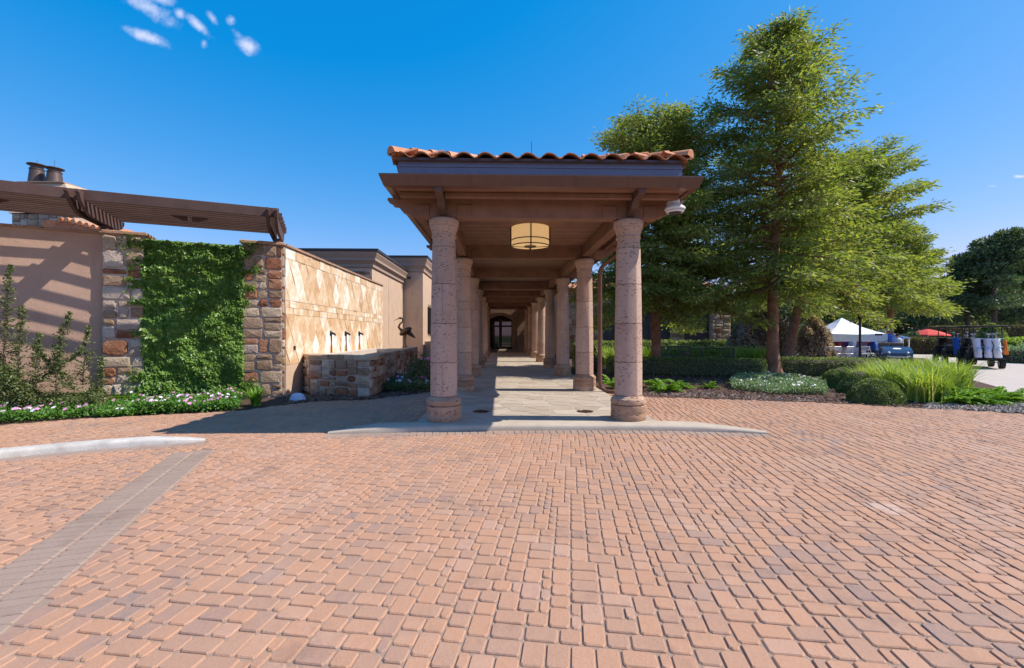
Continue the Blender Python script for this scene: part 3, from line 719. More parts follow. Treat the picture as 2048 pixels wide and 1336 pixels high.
# ------------------------------------------------------------------ security camera on the right beam end
sx, sy = w(1350, 7.18); sc = empty('security_camera', (sx, sy, 3.38), label='white dome security camera fixed to the right end of the front beam', cat='security camera')
mb = MB(); mb.bbox(-.09, .02, .10, .01, .13, .26, .01); mb.build('mount', M_wplastic, sc)
mb = MB(); mb.lathe([(.05, .27), (.07, .255), (.075, .20), (.11, .165), (.15, .135), (.158, .12), (.158, .10), (.13, .085)][::-1], 24); mb.build('housing', M_wplastic, sc, True)
mb = MB(); mb.lathe([(.135, .08), (.135, .065), (.12, .05), (.115, .055)], 24); mb.build('ring', M_wplastic, sc, True)
mb = MB(); mb.lathe([(.02, .012), (.06, .02), (.09, .035), (.105, .06)], 20); mb.build('dome', M_black, sc, True)
# ================================================================== STONE WORK
def ashlar(x0, z0, x1, z1, rs, mx=.5, mn=.16, mh=.36):
    W_, H_ = x1 - x0, z1 - z0
    can_w = W_ > 2 * mn; can_h = H_ > 2 * mn * .8
    big = W_ > mx or H_ > mh
    if not big and (rs.random() < .75 or W_ * H_ < .07): return [(x0, z0, x1, z1)]
    if (H_ / mh > W_ / mx and can_h) or not can_w:
        if not can_h: return [(x0, z0, x1, z1)]
        c = z0 + H_ * rs.uniform(.33, .67); return ashlar(x0, z0, x1, c, rs, mx, mn, mh) + ashlar(x0, c, x1, z1, rs, mx, mn, mh)
    c = x0 + W_ * rs.uniform(.3, .7); return ashlar(x0, z0, c, z1, rs, mx, mn, mh) + ashlar(c, z0, x1, z1, rs, mx, mn, mh)
def stones(M, x0, z0, x1, z1, seed, parent, weights=(4, 3, 4, 2), gap=.014, mx=.5, mn=.16, mh=.36, depth=.045, name='stone', jit=.028, origin=None):
    """rubble face in the local plane y=0 facing -y, M maps local to world"""
    rs = random.Random(seed)
    for (a, c, e, f) in ashlar(x0, z0, x1, z1, rs, mx, mn, mh):
        ww, hh = e - a, f - c; g_ = gap * rs.uniform(.8, 1.5); k = min(ww, hh)
        r_ = k * rs.uniform(.06, .2); j = lambda: rs.uniform(-1, 1) * min(jit, k * .12)
        pts = [(a + g_ + r_, c + g_), (e - g_ - r_, c + g_), (e - g_, c + g_ + r_ * .8), (e - g_, f - g_ - r_), (e - g_ - r_, f - g_), (a + g_ + r_ * .9, f - g_), (a + g_, f - g_ - r_), (a + g_, c + g_ + r_)]
        pts = [(min(max(p_[0] + j() * .6, a + .006), e - .006), min(max(p_[1] + j() * .6, c + .006), f - .006)) for p_ in pts]
        mx_, mz_ = sum(p_[0] for p_ in pts) / 8, sum(p_[1] for p_ in pts) / 8; d = depth * rs.uniform(.6, 1.25)
        vs = [(p_[0], .02, p_[1]) for p_ in pts] + [(p_[0], -d * .6, p_[1]) for p_ in pts]
        vs += [(mx_ + (p_[0] - mx_) * rs.uniform(.84, .93), -d * rs.uniform(.8, 1.2), mz_ + (p_[1] - mz_) * rs.uniform(.84, .93)) for p_ in pts] + [(mx_ + rs.uniform(-.2, .2) * ww, -d * 1.15 - rs.uniform(0, .012), mz_)]
        fs = [(r8 * 8 + i, r8 * 8 + (i + 1) % 8, r8 * 8 + 8 + (i + 1) % 8, r8 * 8 + 8 + i) for r8 in range(2) for i in range(8)] + [(16 + i, 16 + (i + 1) % 8, 24) for i in range(8)]
        mb = MB(); mb.add([M @ Vector(v) for v in vs], fs); o = mb.build(name, rs.choices(M_stones, weights)[0])
        if parent: o.parent = parent; o.location = Vector(o.location) - Vector(origin if origin is not None else parent.location)
# garden wall frame (bay 2): local x along the wall to the right, y into the back
O2 = Vector((*cw(-5.5, 10.8), 0)); A2 = R(66.9) + YAW; u2 = Vector((math.sin(A2), math.cos(A2), 0)); v2 = Vector((-u2.y, u2.x, 0))
def frame(o, u, v): return Matrix(((u.x, v.x, 0, o.x), (u.y, v.y, 0, o.y), (0, 0, 1, 0), (0, 0, 0, 1)))
MW2 = frame(O2, u2, v2)
def t_of(px, O, u):     # wall parameter where the line of sight through px meets the wall line
    r = Vector((*w(px, 1.0), 0)); det = u.x * -r.y - u.y * -r.x
    return (-O.x * -r.y - -O.y * -r.x) / det
tp1a, tp1b, tp2a = t_of(208, O2, u2), t_of(292, O2, u2), t_of(486, O2, u2)
WT = 3.60
def pier(a, c, seed, label, side=False, wt=(3, 3, 5, 2)):
    cen = MW2 @ Vector(((a + c) / 2, .2, 0)); t = empty('stone_pier', cen, label=label, cat='stone pier', group='stone piers of the garden wall')
    mb = MB(); mb.box(a + .01, -.09, 0, c - .01, .42, WT, M=MW2); o = mb.build('mortar_core', M_mortar); o.parent = t; o.location = -cen
    stones(MW2 @ Matrix.Translation((0, -.09, 0)), a, .02, c, WT - .01, seed, t, weights=wt, mx=.50, mh=.38, mn=.15)
    if side:
        Ms = MW2 @ Matrix.Translation((c - .01, -.09, 0)) @ Matrix.Rotation(R(90), 4, 'Z'); stones(Ms, 0, .02, .40, WT - .01, seed + 5, t, mx=.45)
    mb = MB(); mb.bbox(a - .05, -.16, WT, c + .06, .46, WT + .075, .015, M=MW2); mb.bbox(a - .02, -.12, WT - .03, c + .03, .44, WT - .002, .008, M=MW2); o = mb.build('cap', M_cantera_d); o.parent = t; o.location = -cen
pier(tp1a, tp1b, 21, 'rubble stone pier between pink stucco wall and ivy panel'); pier(tp2a, 0, 33, 'rubble stone pier at the right end of the ivy, beside the fountain wall', True, (5, 3, 1, 6))
cen = MW2 @ Vector(((tp1b + tp2a) / 2, .2, 0))
iw = empty('garden_wall', cen, label='stucco garden wall panel covered by ivy between two stone piers', cat='wall')
mb = MB(); mb.box(tp1b + .002, .02, 0, tp2a - .002, .30, WT - .12, M=MW2); o = mb.build('panel', M_stucco); o.parent = iw; o.location = -cen
mb = MB(); mb.bbox(tp1b + .002, -.03, WT - .12, tp2a - .002, .36, WT - .05, .01, M=MW2); o = mb.build('coping', M_cantera_d); o.parent = iw; o.location = -cen
# bay 1
O1 = MW2 @ Vector((tp1a, 0, 0)); A1 = R(60.5) + YAW; u1 = Vector((math.sin(A1), math.cos(A1), 0)); v1 = Vector((-u1.y, u1.x, 0)); MW1 = frame(O1, u1, v1)
sw = empty('garden_wall', O1, label='pink stucco garden wall striped by pergola shadows at far left', cat='wall')
mb = MB(); mb.box(-6.0, .03, 0, .02, .32, WT, M=MW1); o = mb.build('panel', M_stucco); o.parent = sw; o.location = -O1
mb = MB(); mb.bbox(-6.0, -.03, WT, -.02, .37, WT + .05, .012, M=MW1); o = mb.build('coping', M_cantera_d); o.parent = sw; o.location = -O1
# ------------------------------------------------------------------ pergola
PZ = 4.02; PH = .15; NS = 11
def pergola(Mx, x0, x1, label, y0=-1.12, y1=.66, braces=True, ends=(True, True)):
    c = Mx @ Vector(((x0 + x1) / 2, -.2, PZ)); t = empty('pergola', c, label=label, cat='pergola', group='pergola bays over the garden wall')
    def pb(mb, nm, mat=M_pergola): o = mb.build(nm, mat); o.parent = t; o.location = -c; return o
    for i in range(NS):
        y = y0 + (y1 - y0) * i / (NS - 1); ex = .05 * (i % 2)
        mb = MB(); mb.bbox(x0 - .02, y - (.026 if i == 0 else .018), PZ, x1 + .02 + ex, y + .018, PZ + PH + (.05 if i == 0 else 0), .004, M=Mx); pb(mb, 'slat')
    prof = [(y0 - .035, PZ - .002), (y0 - .035, PZ + .15), (y0 - .24, PZ + .15), (y0 - .24, PZ + .10), (y0 - .19, PZ + .08), (y0 - .13, PZ - .02), (y0 + .02, PZ - .13), (y0 + .25, PZ - .23), (y0 + .5, PZ - .24), (y1 - .2, PZ - .24), (y1, PZ - .16), (y1 + .1, PZ - .06), (y1 + .1, PZ - .002)]
    for xe, on in zip((x0 + .06, x1 - .14), ends):
        if not on: continue
        for q in (0, .16):
            mb = MB(); mb.xprism(prof, xe - .03 + q - .05, xe + .03 + q - .05, 'x', M=Mx); pb(mb, 'rafter')
        mb = MB(); mb.bbox(xe - .02, -.03, WT + .07, xe + .10, .30, PZ - .24, .01, M=Mx); pb(mb, 'post_block')
    if braces:
        xm = (x0 + x1) / 2
        for q in (-1, 1):
            mb = MB(); mb.add([Mx @ Vector(p_) for p_ in [(xm + q * .04, -.55, PZ - .01), (xm + q * .04, -.45, PZ - .01), (xm + q * .34, -.45, PZ - .01), (xm + q * .34, -.55, PZ - .01), (xm + q * .04, -.55, PZ - .10), (xm + q * .04, -.45, PZ - .10), (xm + q * .14, -.45, PZ - .10), (xm + q * .14, -.55, PZ - .10)]],
                              [(0, 1, 2, 3), (4, 7, 6, 5), (0, 3, 7, 4), (1, 5, 6, 2), (0, 4, 5, 1), (3, 2, 6, 7)]); pb(mb, 'brace')
pergola(MW2, tp1a - .1, -.02, 'brown slatted pergola bay above the ivy and both stone piers')
pergola(MW1 @ Matrix.Translation((0, 0, -.003)), -3.05, -.12, 'brown slatted pergola bay above the striped pink stucco wall', y0=-1.12, y1=.62, ends=(True, False))
pergola(MW1 @ Matrix.Translation((0, 0, -.006)), -6.0, -3.15, 'brown slatted pergola bay mostly beyond the left edge of the view', ends=(True, False), braces=False)
# ------------------------------------------------------------------ fountain wall
XF = O2.x + .03; YF0, YF1 = O2.y + .02, 20.0
m, nt, p, o, b_ = newmat('fountain_tile')
ge = N(nt, 'ShaderNodeNewGeometry'); vec = ge.outputs['Position']; r_ = rndval(nt, b_)
f = b_.m('ADD', b_.m('MULTIPLY', r_, .42), b_.m('MULTIPLY', b_.m('SUBTRACT', b_.noise(vec, 4.5, 6, .7), .25), 1.05))
col = b_.ramp(f, [(.12, (.50, .29, .15)), (.32, (.64, .43, .25)), (.52, (.74, .56, .38)), (.72, (.88, .82, .72))])
sep = N(nt, 'ShaderNodeSeparateXYZ'); lk(nt, vec, sep.inputs[0])
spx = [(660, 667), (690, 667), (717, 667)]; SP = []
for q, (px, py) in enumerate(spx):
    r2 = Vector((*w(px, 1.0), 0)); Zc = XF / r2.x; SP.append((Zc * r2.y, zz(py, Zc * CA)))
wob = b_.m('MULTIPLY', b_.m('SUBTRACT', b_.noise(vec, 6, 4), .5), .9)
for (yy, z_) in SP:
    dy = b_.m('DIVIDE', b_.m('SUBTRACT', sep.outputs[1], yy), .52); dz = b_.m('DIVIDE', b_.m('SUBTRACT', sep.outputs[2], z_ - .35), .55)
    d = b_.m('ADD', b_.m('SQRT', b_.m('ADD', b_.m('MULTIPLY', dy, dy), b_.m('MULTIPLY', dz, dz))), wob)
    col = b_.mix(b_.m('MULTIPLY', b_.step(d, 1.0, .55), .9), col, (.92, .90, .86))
for (yy, z_) in SP:
    dy = b_.m('DIVIDE', b_.m('SUBTRACT', sep.outputs[1], yy + .05), .26); dz = b_.m('DIVIDE', b_.m('SUBTRACT', sep.outputs[2], z_ - .62), .36)
    d = b_.m('ADD', b_.m('SQRT', b_.m('ADD', b_.m('MULTIPLY', dy, dy), b_.m('MULTIPLY', dz, dz))), b_.m('MULTIPLY', wob, .6))
    col = b_.mix(b_.m('MULTIPLY', b_.step(d, 1.0, .5), .8), col, (.62, .30, .04))
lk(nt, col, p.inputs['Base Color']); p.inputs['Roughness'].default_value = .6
bp = N(nt, 'ShaderNodeBump'); bp.inputs['Strength'].default_value = .6; bp.inputs['Distance'].default_value = .02; lk(nt, b_.noise(vec, 22, 5), bp.inputs['Height']); lk(nt, bp.outputs[0], p.inputs['Normal']); M_ftile = m
fw_ = empty('fountain_wall', (XF, YF0, 0), label='tan fountain wall faced with diamond cut stone tiles', cat='wall')
def fo(mb, nm, mat): o = mb.build(nm, mat); o.parent = fw_; o.location = (-XF, -YF0, 0); return o
mb = MB(); mb.box(XF - .3, YF0 + .02, 0, XF, YF1, 3.60); fo(mb, 'core', M_mortar)
mb = MB(); mb.bbox(XF - .34, YF0 + .02, 3.602, XF + .06, YF1 - .02, 3.67, .01); fo(mb, 'coping', M_cantera_d)
rs = random.Random(9)
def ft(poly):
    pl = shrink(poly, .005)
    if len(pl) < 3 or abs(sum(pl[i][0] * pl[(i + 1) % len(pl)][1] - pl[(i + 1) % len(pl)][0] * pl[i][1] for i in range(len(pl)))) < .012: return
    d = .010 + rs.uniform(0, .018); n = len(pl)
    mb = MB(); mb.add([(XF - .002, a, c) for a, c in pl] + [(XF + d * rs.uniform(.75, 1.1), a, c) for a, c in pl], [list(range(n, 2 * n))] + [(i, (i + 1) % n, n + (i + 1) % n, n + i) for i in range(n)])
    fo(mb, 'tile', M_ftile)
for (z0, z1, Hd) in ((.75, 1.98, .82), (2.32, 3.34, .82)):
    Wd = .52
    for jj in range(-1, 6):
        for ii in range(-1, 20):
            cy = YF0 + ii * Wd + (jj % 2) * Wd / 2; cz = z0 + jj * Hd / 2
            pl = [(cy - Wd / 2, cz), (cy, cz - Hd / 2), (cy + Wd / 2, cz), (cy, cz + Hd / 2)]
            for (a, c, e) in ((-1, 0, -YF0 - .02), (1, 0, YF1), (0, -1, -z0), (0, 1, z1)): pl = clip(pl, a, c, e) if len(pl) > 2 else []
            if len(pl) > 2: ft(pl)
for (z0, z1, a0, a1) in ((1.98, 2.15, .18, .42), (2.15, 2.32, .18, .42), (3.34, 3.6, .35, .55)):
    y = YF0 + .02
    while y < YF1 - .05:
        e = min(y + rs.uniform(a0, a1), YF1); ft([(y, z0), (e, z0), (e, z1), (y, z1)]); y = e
mb = MB(); mb.box(XF - .001, YF0 + .03, 0, XF + .02, YF1, .745); fo(mb, 'plinth', M_stucco2)
mb = MB(); xx, zc = 0, 1.12; mb.box(XF + .02, YF0 + .42, 1.10, XF + .05, YF0 + .49, 1.2); fo(mb, 'outlet_box', M_dark_metal)
for q, (yy, z_) in enumerate(SP):
    t = empty('water_spout', (XF, yy, z_), label=('nearest', 'middle', 'farthest')[q] + ' of three dark metal spouts pouring water from the fountain wall', cat='spout', group='fountain spouts')
    mb = MB(); mb.tube([(-.02, 0, -.02), (.06, 0, .01), (.13, 0, -.01), (.17, 0, -.06)], [.04, .04, .034, .028], 8); mb.tube([(.05, 0, -.03), (.05, 0, -.66)], .013, 6); mb.build('pipe', M_dark_metal, t, True)
    mb = MB(); mb.lathe([(.09, 0), (.09, .03), (.05, .04)], 12, M=Matrix.Rotation(R(90), 4, 'Y')); mb.build('flange', M_dark_metal, t, True)
    mb = MB(); mb.tube([(.17, 0, -.06), (.20, 0, -.35), (.21, .01, -.70)], [.02, .014, .02], 7); mb.build('water_stream', M_fall, t, True)
# ------------------------------------------------------------------ fountain basin
bA, bB, bC, bD, bE = Vector((*cw(-5.05, 11.25), 0)), Vector((*cw(-3.34, 10.55), 0)), Vector((-3.3, 18.2, 0)), Vector((XF + .02, 18.2, 0)), Vector((XF + .02, 12.0, 0))
basin = empty('fountain_basin', bB, label='low rubble stone basin below the fountain spouts', cat='fountain basin')
BZ = .985; th = .34
mb = MB()
pts = [bA, bB, bC, bD, bE]; cenb = sum(pts, Vector()) / 5
inn = shrink([(q.x, q.y) for q in pts], th); n = 5
ot = shrink([(q.x, q.y) for q in pts], .012)
mb.add([(a, c, 0) for a, c in ot] + [(a, c, BZ - .06) for a, c in ot] + [(a, c, BZ - .06) for a, c in inn] + [(a, c, .3) for a, c in inn],
       [(i, (i + 1) % 5, 5 + (i + 1) % 5, 5 + i) for i in range(5)] + [(5 + i, 5 + (i + 1) % 5, 10 + (i + 1) % 5, 10 + i) for i in range(5)] + [(10 + i, 10 + (i + 1) % 5, 15 + (i + 1) % 5, 15 + i) for i in range(5)] + [[15, 16, 17, 18, 19]])
o = mb.build('mortar_core', M_mortar); o.parent = basin; o.location = -bB
mb = MB(); mb.add([(a, c, .80) for a, c in inn], [list(range(5))]); o = mb.build('water', M_water); o.parent = basin; o.location = -bB
for a, c, sd in ((bA, bB, 41), (bB, bC, 52), (bE, bA, 63)):
    d = (c - a); L_ = d.length; d.normalize(); nv = Vector((-d.y, d.x, 0)); Mf = frame(a + nv * .012, d, nv)
    stones(Mf, 0, .02, L_, BZ - .11, sd, basin, weights=(5, 4, 4, 3), mx=.42, mh=.26, mn=.12, gap=.012)
    x = 0.0; rs = random.Random(sd)
    while x < L_ - .02:
        e = min(x + rs.uniform(.45, .8), L_); e = L_ if L_ - e < .2 else e
        mb = MB(); mb.bbox(x + .005, -.03, BZ - .1, e - .005, th + .0, BZ + rs.uniform(-.006, .004), .012, M=Mf); o = mb.build('cap_stone', M_stones[0]); o.parent = basin; o.location = -bB; x = e
# ================================================================== BUILDINGS
def building(name, x0, x1, y0, y1, zt, ch, label, mat, ov=.34):
    t = empty(name, (x1, y0, 0), label=label, cat='building')
    def bo(mb, nm, mt): o = mb.build(nm, mt); o.parent = t; o.location = (-x1, -y0, 0); return o
    mb = MB(); mb.box(x0, y0, 0, x1, y1, zt - ch * .5); bo(mb, 'wall', mat)
    mb = MB(); c = [(0.03, zt - ch), (.07, zt - ch + .02), (.07, zt - ch * .8), (.16, zt - ch * .62), (.2, zt - ch * .6), (.2, zt - ch * .45), (ov * .85, zt - ch * .2), (ov * .85, zt - .05), (ov * .85, zt - .05)]
    k = len(c); vs = []
    for (sx, sy) in ((0, 1), (0, 0), (1, 0), (1, 1)):
        for a, z in c: vs.append((x0 - a if not sx else x1 + a, y0 - a if not sy else y1 + .0 + a * 0, z))
    mb.add(vs, [(q * k + i, (q + 1) * k + i, (q + 1) * k + i + 1, q * k + i + 1) for q in range(3) for i in range(k - 1)]); bo(mb, 'cornice', M_cornice)
    mb = MB(); mb.box(x0 - ov, y0 - ov, zt - .05, x1 + ov, y1 + .05, zt + .06); bo(mb, 'roof_edge', M_dark_metal)
    return t, bo
t, bo = building('building', -14, -5.62, 20.02, 26.3, 5.15, .72, 'tan stucco building with dark flat roof edge behind the fountain wall', M_stucco2)
mb = MB(); mb.box(-5.62, 23.0, .9, -5.612, 23.03, 4.4); bo(mb, 'control_joint', M_cornice)
mb = MB(); mb.tube([(-5.3, 26.1, 4.75), (-5.1, 26.1, 4.75)], .09, 8); bo(mb, 'scupper', M_dark_metal)
t2, bo2 = building('building', -10, -4.5, 26.6, 41, 6.0, .85, 'farther tan stucco building with tall barred window left of the columns', M_stucco2)
for q in range(4):
    y = 28.3 + q * .55; mb = MB(); mb.box(-4.5, y, 1.5, -4.47, y + .35, 3.2); bo2(mb, 'window', M_glass)
    mb = MB(); mb.box(-4.465, y + .16, 1.35, -4.42, y + .2, 3.35); bo2(mb, 'window_bar', M_dark_metal)
mb = MB(); mb.box(-4.49, 27.2, 0, -3.6, 30.6, 1.05); bo2(mb, 'planter_box', M_cornice)
# small trellis on the near building
t = empty('trellis', (*w(705, 19.4), 4.0), label='small brown slatted trellis against the tan building above the fountain wall', cat='trellis')
for q in range(4): mb = MB(); mb.cbox((0, -q * .22, .12 - q * .02), (1.5, .05, .1)); mb.build('slat', M_pergola, t)
for q in (-.55, .45): mb = MB(); mb.cbox((q, -.3, -.02), (.07, .95, .14)); mb.build('rafter', M_pergola, t)
mb = MB(); mb.cbox((.45, -.1, -.25), (.07, .4, .3)); mb.build('bracket', M_pergola, t)
# stone tower with two metal chimney flues, far left
tw = empty('stone_tower', (*w(88, 20), 0), YAW * -1, 'pale stone chimney tower rising behind the pergola at far left', 'tower')
mb = MB(); mb.box(-1.42, 0, 0, 1.35, 2.4, zz(428, 20)); mb.build('wall', M_stones[2], tw)
stones(Matrix.Translation((0, -.0, 0)), -1.4, zz(452, 20), 1.33, zz(428, 20), 71, tw, weights=(3, 0, 5, 0), mx=.7, mh=.3, origin=(0, 0, 0))
lxp = lambda px, Z_: ((px - 1024) * Z_ - (88 - 1024) * 20) / F
mb = MB(); zt0, zt1 = zz(427, 20), zz(372, 21.2)
mb.add([(-1.5, -.1, zt0), (1.45, -.1, zt0), (1.45, 2.5, zt0), (-1.5, 2.5, zt0), (-1.9, .8, zt1), (lxp(130, 20.8), .8, zt1), (.3, 1.9, zt1), (-1.9, 1.9, zt1)], [(0, 1, 5, 4), (1, 2, 6, 5), (2, 3, 7, 6), (3, 0, 4, 7), (4, 5, 6, 7)]); mb.build('hood', M_stucco2, tw)
mb = MB(); mb.bbox(-2.0, .7, zt1, .15, 2.0, zt1 + .06, .01); mb.build('hood_cap', M_cornice, tw)
for (px, py0) in ((74, 326), (109, 334)):
    xx = lxp(px, 21.3); z0 = zt1 + .03; k_ = (zz(py0, 21.3) - z0) / .9
    fl = MB(); fl.lathe([(.34, 0), (.34, .04), (.35, .05), (.35, .09), (.32, .10), (.26, .60), (.28, .62), (.28, .66), (.23, .66), (.23, .78), (.36, .80), (.36, .83), (.05, .90)], 16, (xx, 1.3, z0), M=Matrix.Translation((0, 0, z0)) @ Matrix.Diagonal((1, 1, k_, 1)) @ Matrix.Translation((0, 0, -z0))); fl.build('flue', M_dkcopper, tw, True)
    mb = MB(); mb.tube([(xx, 1.3, z0 + .9 * k_), (xx, 1.3, z0 + 1.25)], .008, 4); mb.build('lightning_rod', M_dark_metal, tw)
lr = empty('low_building', (*w(150, 18.2), 0), -YAW, 'low building with a clay tile roof peeking over the pink stucco wall', 'building')
mb = MB(); mb.box(-1.2, .4, 0, .9, 3, zz(452, 18.6)); mb.build('wall', M_stucco2, lr)
mb = MB(); zA, zB = zz(459, 18), zz(438, 18)
mb.add([(-1.3, 0, zB), (-.3, 0, zB), (1.25, 0, zA), (-1.3, 3, zB + .3), (-.3, 3, zB + .3), (1.25, 3, zA), (-1.3, 0, zA - .1), (1.25, 0, zA - .1)], [(0, 1, 4, 3), (1, 2, 5, 4), (6, 7, 2, 1, 0)]); mb.build('roof', M_tile, lr)
for q in range(7):
    mb = MB(); x = -.55 + q * .27; z = zB + .02 - max(0, (x + .3)) * (zB - zA) / 1.55; mb.tube([(x, -.08, z), (x, 3, z + .02)], .1, 8); mb.build('roof_tile', M_tile, lr, True)
# end building of the colonnade with the arched door
eb = empty('entrance_building', (CX, 38.3, 0), label='stone entrance wall with arched dark door at the far end of the walkway', cat='building')
YE = 38.3; DW, DH = 1.0, 2.55
def eo(mb, nm, mt, sm=False): o = mb.build(nm, mt, None, sm); o.parent = eb; o.location = (-CX, -YE, 0); return o
cd = w(1001, 38.3)[0]
arch = [(cd - DW + 2 * DW * i / 12, WZ + DH + .42 * math.sin(math.pi * i / 12) ** .8) for i in range(13)]
wl = [(-3.0, 0), (cd - DW, 0)] + [(a, z) for a, z in arch] + [(cd + DW, 0), (4.6, 0), (4.6, 5), (-3.0, 5)]
mb = MB(); mb.xprism(wl, YE, YE + .5, 'y'); eo(mb, 'wall', M_stucco2)
fr = [(cd - DW - .28, 0)] + [(cd + (a - cd) * 1.28, z + .25) for a, z in arch] + [(cd + DW + .28, 0), (cd + DW + .0, 0)] + arch[::-1] + [(cd - DW, 0)]
mb = MB(); n = len(fr); mb.xprism(fr, YE - .12, YE - .002, 'y'); eo(mb, 'arch_surround', M_cantera)
for s in (-1, 1):
    mb = MB(); x = cd + s * 1.75; mb.bbox(x - .35, YE - .22, 0, x + .35, YE - .005, 3.7, .02); eo(mb, 'pilaster', M_stones[0])
mb = MB(); mb.box(cd - DW - .1, YE + .28, 0, cd + DW + .1, YE + .33, 3.3); eo(mb, 'door_glass', M_glass)
mb = MB()
for x in (-1, -.06, .06, 1): mb.box(cd + x * DW - .06, YE + .18, 0, cd + x * DW + .06, YE + .26, 2.9)
for z in (.12, 2.1): mb.box(cd - DW, YE + .185, z, cd + DW, YE + .255, z + .14)
eo(mb, 'door_frame', M_dark_metal)
mb = MB(); mb.bbox(cd - 1.35, YE - .62, WZ, cd + 1.3, YE - .1, WZ + .12, .01); eo(mb, 'step', M_conc)
mb = MB(); mb.box(2.0, YE - .25, 1.45, 2.45, YE - .222, 1.56); eo(mb, 'sign_plate', M_fabric_w)
mb = MB(); mb.box(-3, YE, 5, 4.6, YE + 8, 5.2); eo(mb, 'roof', M_cornice)
for s, x in ((-1, -1.95), (1, 3.5)):
    mb = MB(); mb.box(x - .25, 34.5, 0, x + .25, YE - .01, 3.3); eo(mb, 'side_wall', M_stucco2)
# clubhouse wing on the right with dark garage-like doors
CY = 28.0
cb = empty('clubhouse', (*w(1400, CY), 0), label='stone clubhouse wing with dark arched doors behind the cypress trees', cat='building')
c0x = cb.location.x
def co(mb, nm, mt): o = mb.build(nm, mt); o.parent = cb; o.location = (-cb.location.x, -CY, 0); return o
xs = [w(p_, CY)[0] for p_ in (1128, 1205, 1343, 1368, 1423, 1462)]
xr = xs[-1]
mb = MB(); mb.box(xs[0], CY + .5, 0, xr, CY + 9, 4.6); co(mb, 'wall', M_stucco2)
for a, c, sd in ((xs[0], xs[1], 1), (xs[2], xs[3], 2), (xs[4], xs[5], 3)):
    mb = MB(); mb.box(a, CY + .01, 0, c, CY + .49, 3.9); co(mb, 'pier_core', M_mortar)
    stones(Matrix.Translation((0, CY, 0)), a, .02, c, 3.9, 80 + sd, cb, weights=(6, 2, 2, 1), mx=.6, mh=.36, mn=.2, origin=(cb.location.x, CY, 0))
    if sd > 1:
        xm = (a + c) / 2; t = empty('wall_sconce', (xm, CY - .06, 1.95), label='small metal wall lantern on the %s stone pier of the clubhouse' % ('narrow', 'corner')[sd - 2], cat='wall light', group='wall lanterns on the clubhouse')
        mb = MB(); mb.bbox(-.1, -.18, 0, .1, -.02, .42, .01); mb.build('glass_box', M_cream, t); mb = MB(); mb.lathe([(.13, .42), (.03, .55)], 6, (0, -.1, 0)); mb.tube([(0, -.1, 0), (0, -.1, -.2), (0, 0, -.28)], .02, 5); mb.build('bracket', M_bronze, t)
M_door = plain('dark_door', (.055, .05, .065), .5)
for a, c in ((xs[1], xs[2]), (xs[3], xs[4])):
    mb = MB(); mb.box(a, CY + .3, 0, c, CY + .42, 3.1); co(mb, 'door', M_door)
    n = max(1, int((c - a) / 1.3)); 
    for q in range(n):
        e0 = a + (c - a) * q / n; e1 = a + (c - a) * (q + 1) / n
        for z in (.2, 1.1, 2.0): mb = MB(); mb.bbox(e0 + .08, CY + .26, z, (e0 + e1) / 2 - .04, CY + .3, z + .8, .01); co(mb, 'door_panel', M_door); mb = MB(); mb.bbox((e0 + e1) / 2 + .04, CY + .26, z, e1 - .08, CY + .3, z + .8, .01); co(mb, 'door_panel', M_door)
    mb = MB(); mb.box(a, CY + .05, 2.9, c, CY + .49, 3.9); co(mb, 'lintel', M_cantera_d)
mb = MB(); mb.add([(xs[0] - .5, CY - .5, 4.3), (xr + .5, CY - .5, 4.3), (xr + .5, CY + 9.5, 4.3), (xs[0] - .5, CY + 9.5, 4.3), (xs[0] + 3, CY + 4.5, 5.8), (xr - 3, CY + 4.5, 5.8)], [(0, 1, 5, 4), (1, 2, 5), (2, 3, 4, 5), (3, 0, 4), (3, 2, 1, 0)]); co(mb, 'roof', M_tile)
